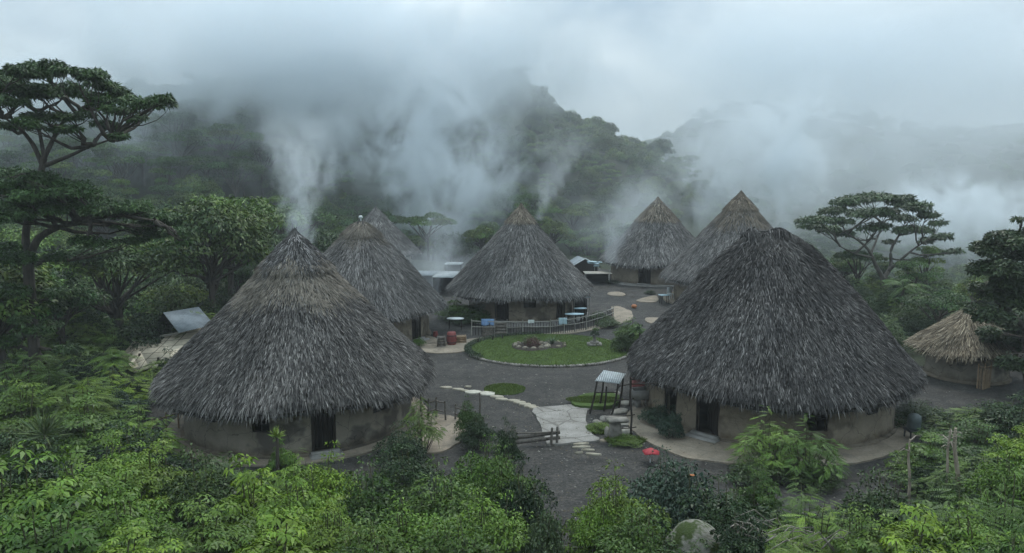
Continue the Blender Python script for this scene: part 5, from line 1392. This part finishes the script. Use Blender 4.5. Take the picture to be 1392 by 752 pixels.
# undergrowth filling the thickets
und = [BK[k] for k in ('fine2', 'palm3', 'fern1', 'fine1')]
und = [BK[k] for k in ('fine2', 'fine2', 'fern1', 'blue1')]  # darker kinds, their leaf colour imitating deep shade between the bushes
ucr = [[c for c in p_.children if c.name.startswith('foliage')][0] for p_ in und]
U = []; g = np.random.default_rng(77)
def on_free(x, y):
    if near_hut(x, y, -.1): return False
    if y < 22 and .25 < x < 2.2: return False
    return True
for (x, y) in zone_pts(-16, 15, 9, 22, 1.15, 31):
    if y < 22 and on_free(x, y):
        a = x / y
        if a > 0.02 and y > 19.5 and a < .6: continue
        if a > -.02 and y > 18.5 and a < .12: continue
        U.append((x, y, g.uniform(.55, .95)))
for (x, y) in zone_pts(-30, -13, 19, 44, 1.5, 32):
    if on_free(x, y) and x / y < -.40 and not (math.hypot(x + 8.85, y - 30) < 7) and math.hypot(x + 18.5, y - 39) > 3.6: U.append((x, y, g.uniform(.6, 1.2)))
for (x, y) in zone_pts(14, 32, 20, 36, 1.5, 33):
    if on_free(x, y) and x / y > .58 and math.hypot(x - 11.2, y - 31.4) > 8.3 and not (x < 21.5 and 30 < y < 35) and math.hypot(x - 22.5, y - 33.2) > 4.2: U.append((x, y, g.uniform(.5, 1.0)))
for (x, y) in zone_pts(14, 60, 34, 66, 2.0, 34):
    if not near_hut(x, y, .6) and x / y > .42 and not (x < 19 and y < 44) and math.hypot(x - 22.5, y - 36.5) > 5.2: U.append((x, y, g.uniform(.7, 1.5)))
for (x, y) in zone_pts(-60, -12, 42, 80, 2.6, 35):
    if not near_hut(x, y, 1.2) and x / y < -.2 and not (x > -17 and y < 70): U.append((x, y, g.uniform(1.0, 1.9)))
U = np.array(U)
scatter("undergrowth", np.column_stack([U[:, :2], terr(U[:, 0], U[:, 1]) - .05]), g.uniform(0, 6.28, len(U)), U[:, 2], g.integers(0, 4, len(U)), ucr, "leafy undergrowth between the bushes and trees")

# fallen leaves and pebbles on the yard
lm = MB(); g = np.random.default_rng(91); n = 420
x = g.uniform(-3, 14, n); y = g.uniform(19, 45, n); P = np.stack([x, y, np.full(n, .012)], 1)
for i in range(n):
    if near_hut(P[i, 0], P[i, 1], .6) or math.hypot((P[i, 0] - LC[0]) / 5, (P[i, 1] - LC[1]) / 4.3) < 1: continue
    s = g.uniform(.02, .05); lm.blob(P[i], (s, s * .8, s * .45), i, .2, np.ones(3) * g.uniform(.5, 1.1), (4, 6))
tag(lm.build("gravel", M['stone_pale']), "scattered pale pebbles on the dark yard", kind='stuff')

lm = MB(); n = 900; x = np.concatenate([g.uniform(-2, 12, n // 2), g.normal(1.5, 2.2, n // 2)]); y = g.uniform(18.5, 33, n)
keep = np.array([not near_hut(a_, b_, -.3) for a_, b_ in zip(x, y)]); x, y = x[keep], y[keep]; n = len(x)
P = np.stack([x, y, np.full(n, .09)], 1); P[:, 2] = np.where((x > 1) & (y > 24), .085, .012); D = g.normal(size=(n, 3)); D[:, 2] = 0
lm.quads(leafq(P, D, np.tile([0, 0, 1.0], (n, 1)) + g.normal(0, .15, (n, 3)), g.uniform(.06, .13, n), g.uniform(.03, .06, n), .05, .1), vary(g, n, (.13, .10, .05), .5, .5))
tag(lm.build("leaves", M['leaf']), "fallen brown leaves littering the near yard and apron", kind='stuff')

# ------------------------------------------------------------------ haze, smoke and mist
def vol_mat(name, build):
    m, nt, out = mat_new(name)
    v = nt.nodes.new("ShaderNodeVolumePrincipled")
    v.inputs["Color"].default_value = (.915, .966, 1.0, 1); v.inputs["Anisotropy"].default_value = 0.0
    r = build(nt)
    if isinstance(r, float): v.inputs["Density"].default_value = r
    else: nt.links.new(r, v.inputs["Density"])
    nt.links.new(v.outputs[0], out.inputs["Volume"])
    return m
hm = vol_mat("haze", lambda nt: HAZE_DENSITY)
mb = MB(); mb.box((0, 440, (HAZE_TOP - 30) / 2), (1640, 1140, HAZE_TOP + 30)); tag(mb.build("haze", hm), "pale bluish haze filling the valley", kind='stuff')

def mist(name, c, rads, dens, freq, lo, hi, seed, label, stretch=1.0, dist=1.0, detail=6, flat=False, power=1.0, step=1.0):
    """a bank of mist: soft ellipsoid eaten away by noise. freq = features per metre"""
    mb = MB(); mb.blob((0, 0, 0), tuple(k * 1.0 for k in rads), 0, 0.0, (1, 1, 1), (12, 18))
    def build(nt):
        tc = nt.nodes.new("ShaderNodeTexCoord"); P = tc.outputs["Object"]
        mp = nt.nodes.new("ShaderNodeMapping"); mp.vector_type = 'POINT'; mp.inputs["Scale"].default_value = tuple(1 / k for k in rads); nt.links.new(P, mp.inputs[0])
        ln = nt.nodes.new("ShaderNodeVectorMath"); ln.operation = 'LENGTH'; nt.links.new(mp.outputs[0], ln.inputs[0])
        fall = math_(nt, 'SUBTRACT', 1.0, ln.outputs["Value"], True)
        mq = nt.nodes.new("ShaderNodeMapping"); mq.inputs["Scale"].default_value = (1, 1, stretch); mq.inputs["Location"].default_value = (seed * 17.3, seed * 5.1, seed * 9.7); nt.links.new(P, mq.inputs[0])
        nz = N(nt, "ShaderNodeTexNoise", Scale=freq, Detail=detail, Roughness=.58, Distortion=dist); nt.links.new(mq.outputs[0], nz.inputs["Vector"])
        mr = nt.nodes.new("ShaderNodeMapRange"); mr.interpolation_type = 'SMOOTHSTEP'
        s = math_(nt, 'ADD', math_(nt, 'ADD', math_(nt, 'MULTIPLY', math_(nt, 'SUBTRACT', nz.outputs[0], .5), 2.5), .5), math_(nt, 'MULTIPLY', math_(nt, 'SUBTRACT', fall, .45), .55))
        nt.links.new(s, mr.inputs[0]); mr.inputs[1].default_value = lo; mr.inputs[2].default_value = hi; mr.inputs[3].default_value = 0; mr.inputs[4].default_value = dens
        fs = nt.nodes.new('ShaderNodeMapRange'); fs.interpolation_type = 'SMOOTHSTEP'; nt.links.new(fall, fs.inputs[0]); fs.inputs[2].default_value = .65
        return math_(nt, 'MULTIPLY', mr.outputs[0], fs.outputs[0])
    m = vol_mat(name, build)
    try: m.volume_sampling = 'DISTANCE' ; m.cycles.volume_step_rate = step
    except Exception: pass
    o = mb.build(name, m); o.location = c
    return tag(o, label, kind='stuff')
def plume(name, base, H, r0, r1, dens, seed, label, lean=(0, 0), freq=.5, lo=.44, hi=.68, wob=.9, step=1.0):
    """a rising column of smoke widening upwards from a roof"""
    rmax = r1 * 1.5 + wob; mb = MB(); n = 14; prof = [(.05, 0), (r0 * 2 + .4, .3), (r0 + (r1 - r0) * .5 + wob + .5, H * .4), (rmax, H * .8), (rmax, H), (.05, H)]
    mb.lathe((0, 0, 0), prof, n)
    for arr in mb.v: arr[:, 0] += lean[0] * (arr[:, 2] / H) ** 1.3; arr[:, 1] += lean[1] * (arr[:, 2] / H) ** 1.3
    def build(nt):
        tc = nt.nodes.new("ShaderNodeTexCoord"); P = tc.outputs["Object"]
        sep = nt.nodes.new("ShaderNodeSeparateXYZ"); nt.links.new(P, sep.inputs[0])
        t = math_(nt, 'DIVIDE', sep.outputs[2], H, True); tp = math_(nt, 'POWER', t, 1.3)
        nw = N(nt, "ShaderNodeTexNoise", Scale=.28, Detail=1.0); mo = nt.nodes.new("ShaderNodeMapping"); mo.inputs["Location"].default_value = (seed * 3.1, seed * 7.7, seed)
        nt.links.new(P, mo.inputs[0]); nt.links.new(mo.outputs[0], nw.inputs["Vector"])
        sc = nt.nodes.new("ShaderNodeSeparateColor"); nt.links.new(nw.outputs["Color"], sc.inputs[0])
        amp = math_(nt, 'MULTIPLY', t, wob * 4)
        x = math_(nt, 'ADD', math_(nt, 'SUBTRACT', sep.outputs[0], math_(nt, 'MULTIPLY', tp, lean[0])), math_(nt, 'MULTIPLY', math_(nt, 'SUBTRACT', sc.outputs[0], .5), amp))
        y = math_(nt, 'ADD', math_(nt, 'SUBTRACT', sep.outputs[1], math_(nt, 'MULTIPLY', tp, lean[1])), math_(nt, 'MULTIPLY', math_(nt, 'SUBTRACT', sc.outputs[1], .5), amp))
        r = math_(nt, 'SQRT', math_(nt, 'ADD', math_(nt, 'MULTIPLY', x, x), math_(nt, 'MULTIPLY', y, y)))
        R_ = math_(nt, 'ADD', math_(nt, 'MULTIPLY', t, r1 - r0), r0)
        fall = math_(nt, 'SUBTRACT', 1.15, math_(nt, 'DIVIDE', r, R_), True)
        mq = nt.nodes.new("ShaderNodeMapping"); mq.inputs["Scale"].default_value = (1, 1, .6); nt.links.new(mo.outputs[0], mq.inputs[0])
        nz = N(nt, "ShaderNodeTexNoise", Scale=freq, Detail=4.0, Roughness=.6, Distortion=1.6); nt.links.new(mq.outputs[0], nz.inputs["Vector"])
        mr = nt.nodes.new("ShaderNodeMapRange"); mr.interpolation_type = 'SMOOTHSTEP'
        s = math_(nt, 'ADD', nz.outputs[0], math_(nt, 'MULTIPLY', math_(nt, 'SUBTRACT', fall, .5), .35)); nt.links.new(s, mr.inputs[0])
        mr.inputs[1].default_value = lo; mr.inputs[2].default_value = hi; mr.inputs[3].default_value = 0; mr.inputs[4].default_value = dens
        d = math_(nt, 'MULTIPLY', mr.outputs[0], math_(nt, 'MULTIPLY', fall, 1.8, True))
        env = math_(nt, 'MULTIPLY', math_(nt, 'SUBTRACT', 1.0, math_(nt, 'POWER', t, 2.0)), math_(nt, 'DIVIDE', r0 * 2.2, R_, True))
        return math_(nt, 'MULTIPLY', d, math_(nt, 'ADD', env, .0))
    m = vol_mat(name, build)
    try: m.cycles.volume_step_rate = step
    except Exception: pass
    o = mb.build(name, m); o.location = base
    return tag(o, label, kind='stuff')

# bank wrapping the hilltop, ragged tongues hanging down the slope
a = at(1150, 105, 275); mist("mist", tuple(a), (160, 34, 40), .045, .022, .02, .55, 16, "thin cloud across the far right-hand hill", .9, 1.0)
a = at(655, 95, 142); mist("mist", tuple(a), (20, 12, 14), .12, .08, .28, .8, 17, "thin cloud veiling the hill's peak", .8, 1.2)
a = at(330, 115, 116); mist("mist", tuple(a), (34, 12, 10), .09, .06, .30, .8, 15, "soft mist before the dark left shoulder of the hill", .9, 1.0)
a = at(310, 72, 122); mist("mist", tuple(a), (76, 24, 22), .13, .050, .34, .78, 1, "cloud bank swallowing the top of the hill on the left", .9, 1.0)
a = at(590, 75, 140); mist("mist", tuple(a), (42, 22, 18), .11, .055, .34, .80, 2, "cloud bank over the hill's peak", .9, 1.0)
a = at(60, 185, 105); mist("mist", tuple(a), (34, 18, 12), .035, .07, .36, .80, 14, "mist behind the twisted tree's upper crown", .9, 1.0)
mist("mist", (0, 165, 8), (165, 118, 36), .0023, .03, .30, .75, 12, "broad thin mist lying over the village and woods", 1.2, .8)
mist("mist", (110, 200, 14), (80, 70, 36), .011, .022, .25, .75, 13, "pale mist filling the valley right of the hill", 1.2, .8)
a = at(590, 200, 105); mist("mist", tuple(a), (15, 12, 22), .20, .17, .40, .85, 3, "tall tongue of mist hanging down the hillside behind the huts", .85, .9)
a = at(645, 245, 98); mist("mist", tuple(a), (12, 10, 11), .17, .22, .44, .88, 4, "mist drifting down left of the central hut's peak", .7, 1.4)
a = at(470, 200, 110); mist("mist", tuple(a), (18, 12, 14), .13, .19, .46, .90, 5, "loose mist on the slope above the tan-topped hut", .8, 1.4)
a = at(1000, 215, 118); mist("mist", tuple(a), (20, 16, 19), .11, .15, .42, .82, 6, "tall mist column in the gap right of the hill", .9, .9)
a = at(1085, 215, 112); mist("mist", tuple(a), (12, 12, 17), .15, .18, .44, .84, 7, "second mist column left of the umbrella tree", .9, .9)
a = at(1310, 290, 115); mist("mist", tuple(a), (24, 16, 9), .18, .18, .40, .84, 8, "low mist beyond the umbrella tree", .8, 1.4)
a = at(230, 215, 105); mist("mist", tuple(a), (26, 14, 9), .035, .12, .42, .86, 9, "mist over the woods behind the twisted tree", .8, 1.2)
a = at(590, 365, 68); mist("mist", tuple(a), (9, 7, 4), .09, .16, .38, .86, 10, "thin smoke lying between the tan-topped and central huts", .8, 1.2)
a = at(860, 300, 92); mist("mist", tuple(a), (12, 9, 8), .07, .11, .42, .86, 11, "thin mist behind the farthest right hut", .8, 1.2)
# smoke seeping from the roofs
plume("smoke", (-10.1, 35.2, 6.9), 6.4, .8, 2.3, .55, 1, "smoke rising behind the peak of the left front hut", (.0, .5), .95, .42, .66)
a = at(735, 300, 55.0); plume("smoke", tuple(a), 7.6, .5, 3.4, .42, 2, "smoke rising right of the central hut's peak", (2.2, 1), .55, wob=1.6)
a = at(590, 385, 50); plume("smoke", (a.x, a.y, 2.0), 7, .8, 3.0, .24, 4, "faint smoke beside the tan-topped hut's eave", (1.0, 1), .4)
a = at(830, 360, 66); plume("smoke", (a.x, a.y, 2.5), 9, .8, 4, .22, 5, "faint smoke left of the farthest right hut", (3, 0), .4)
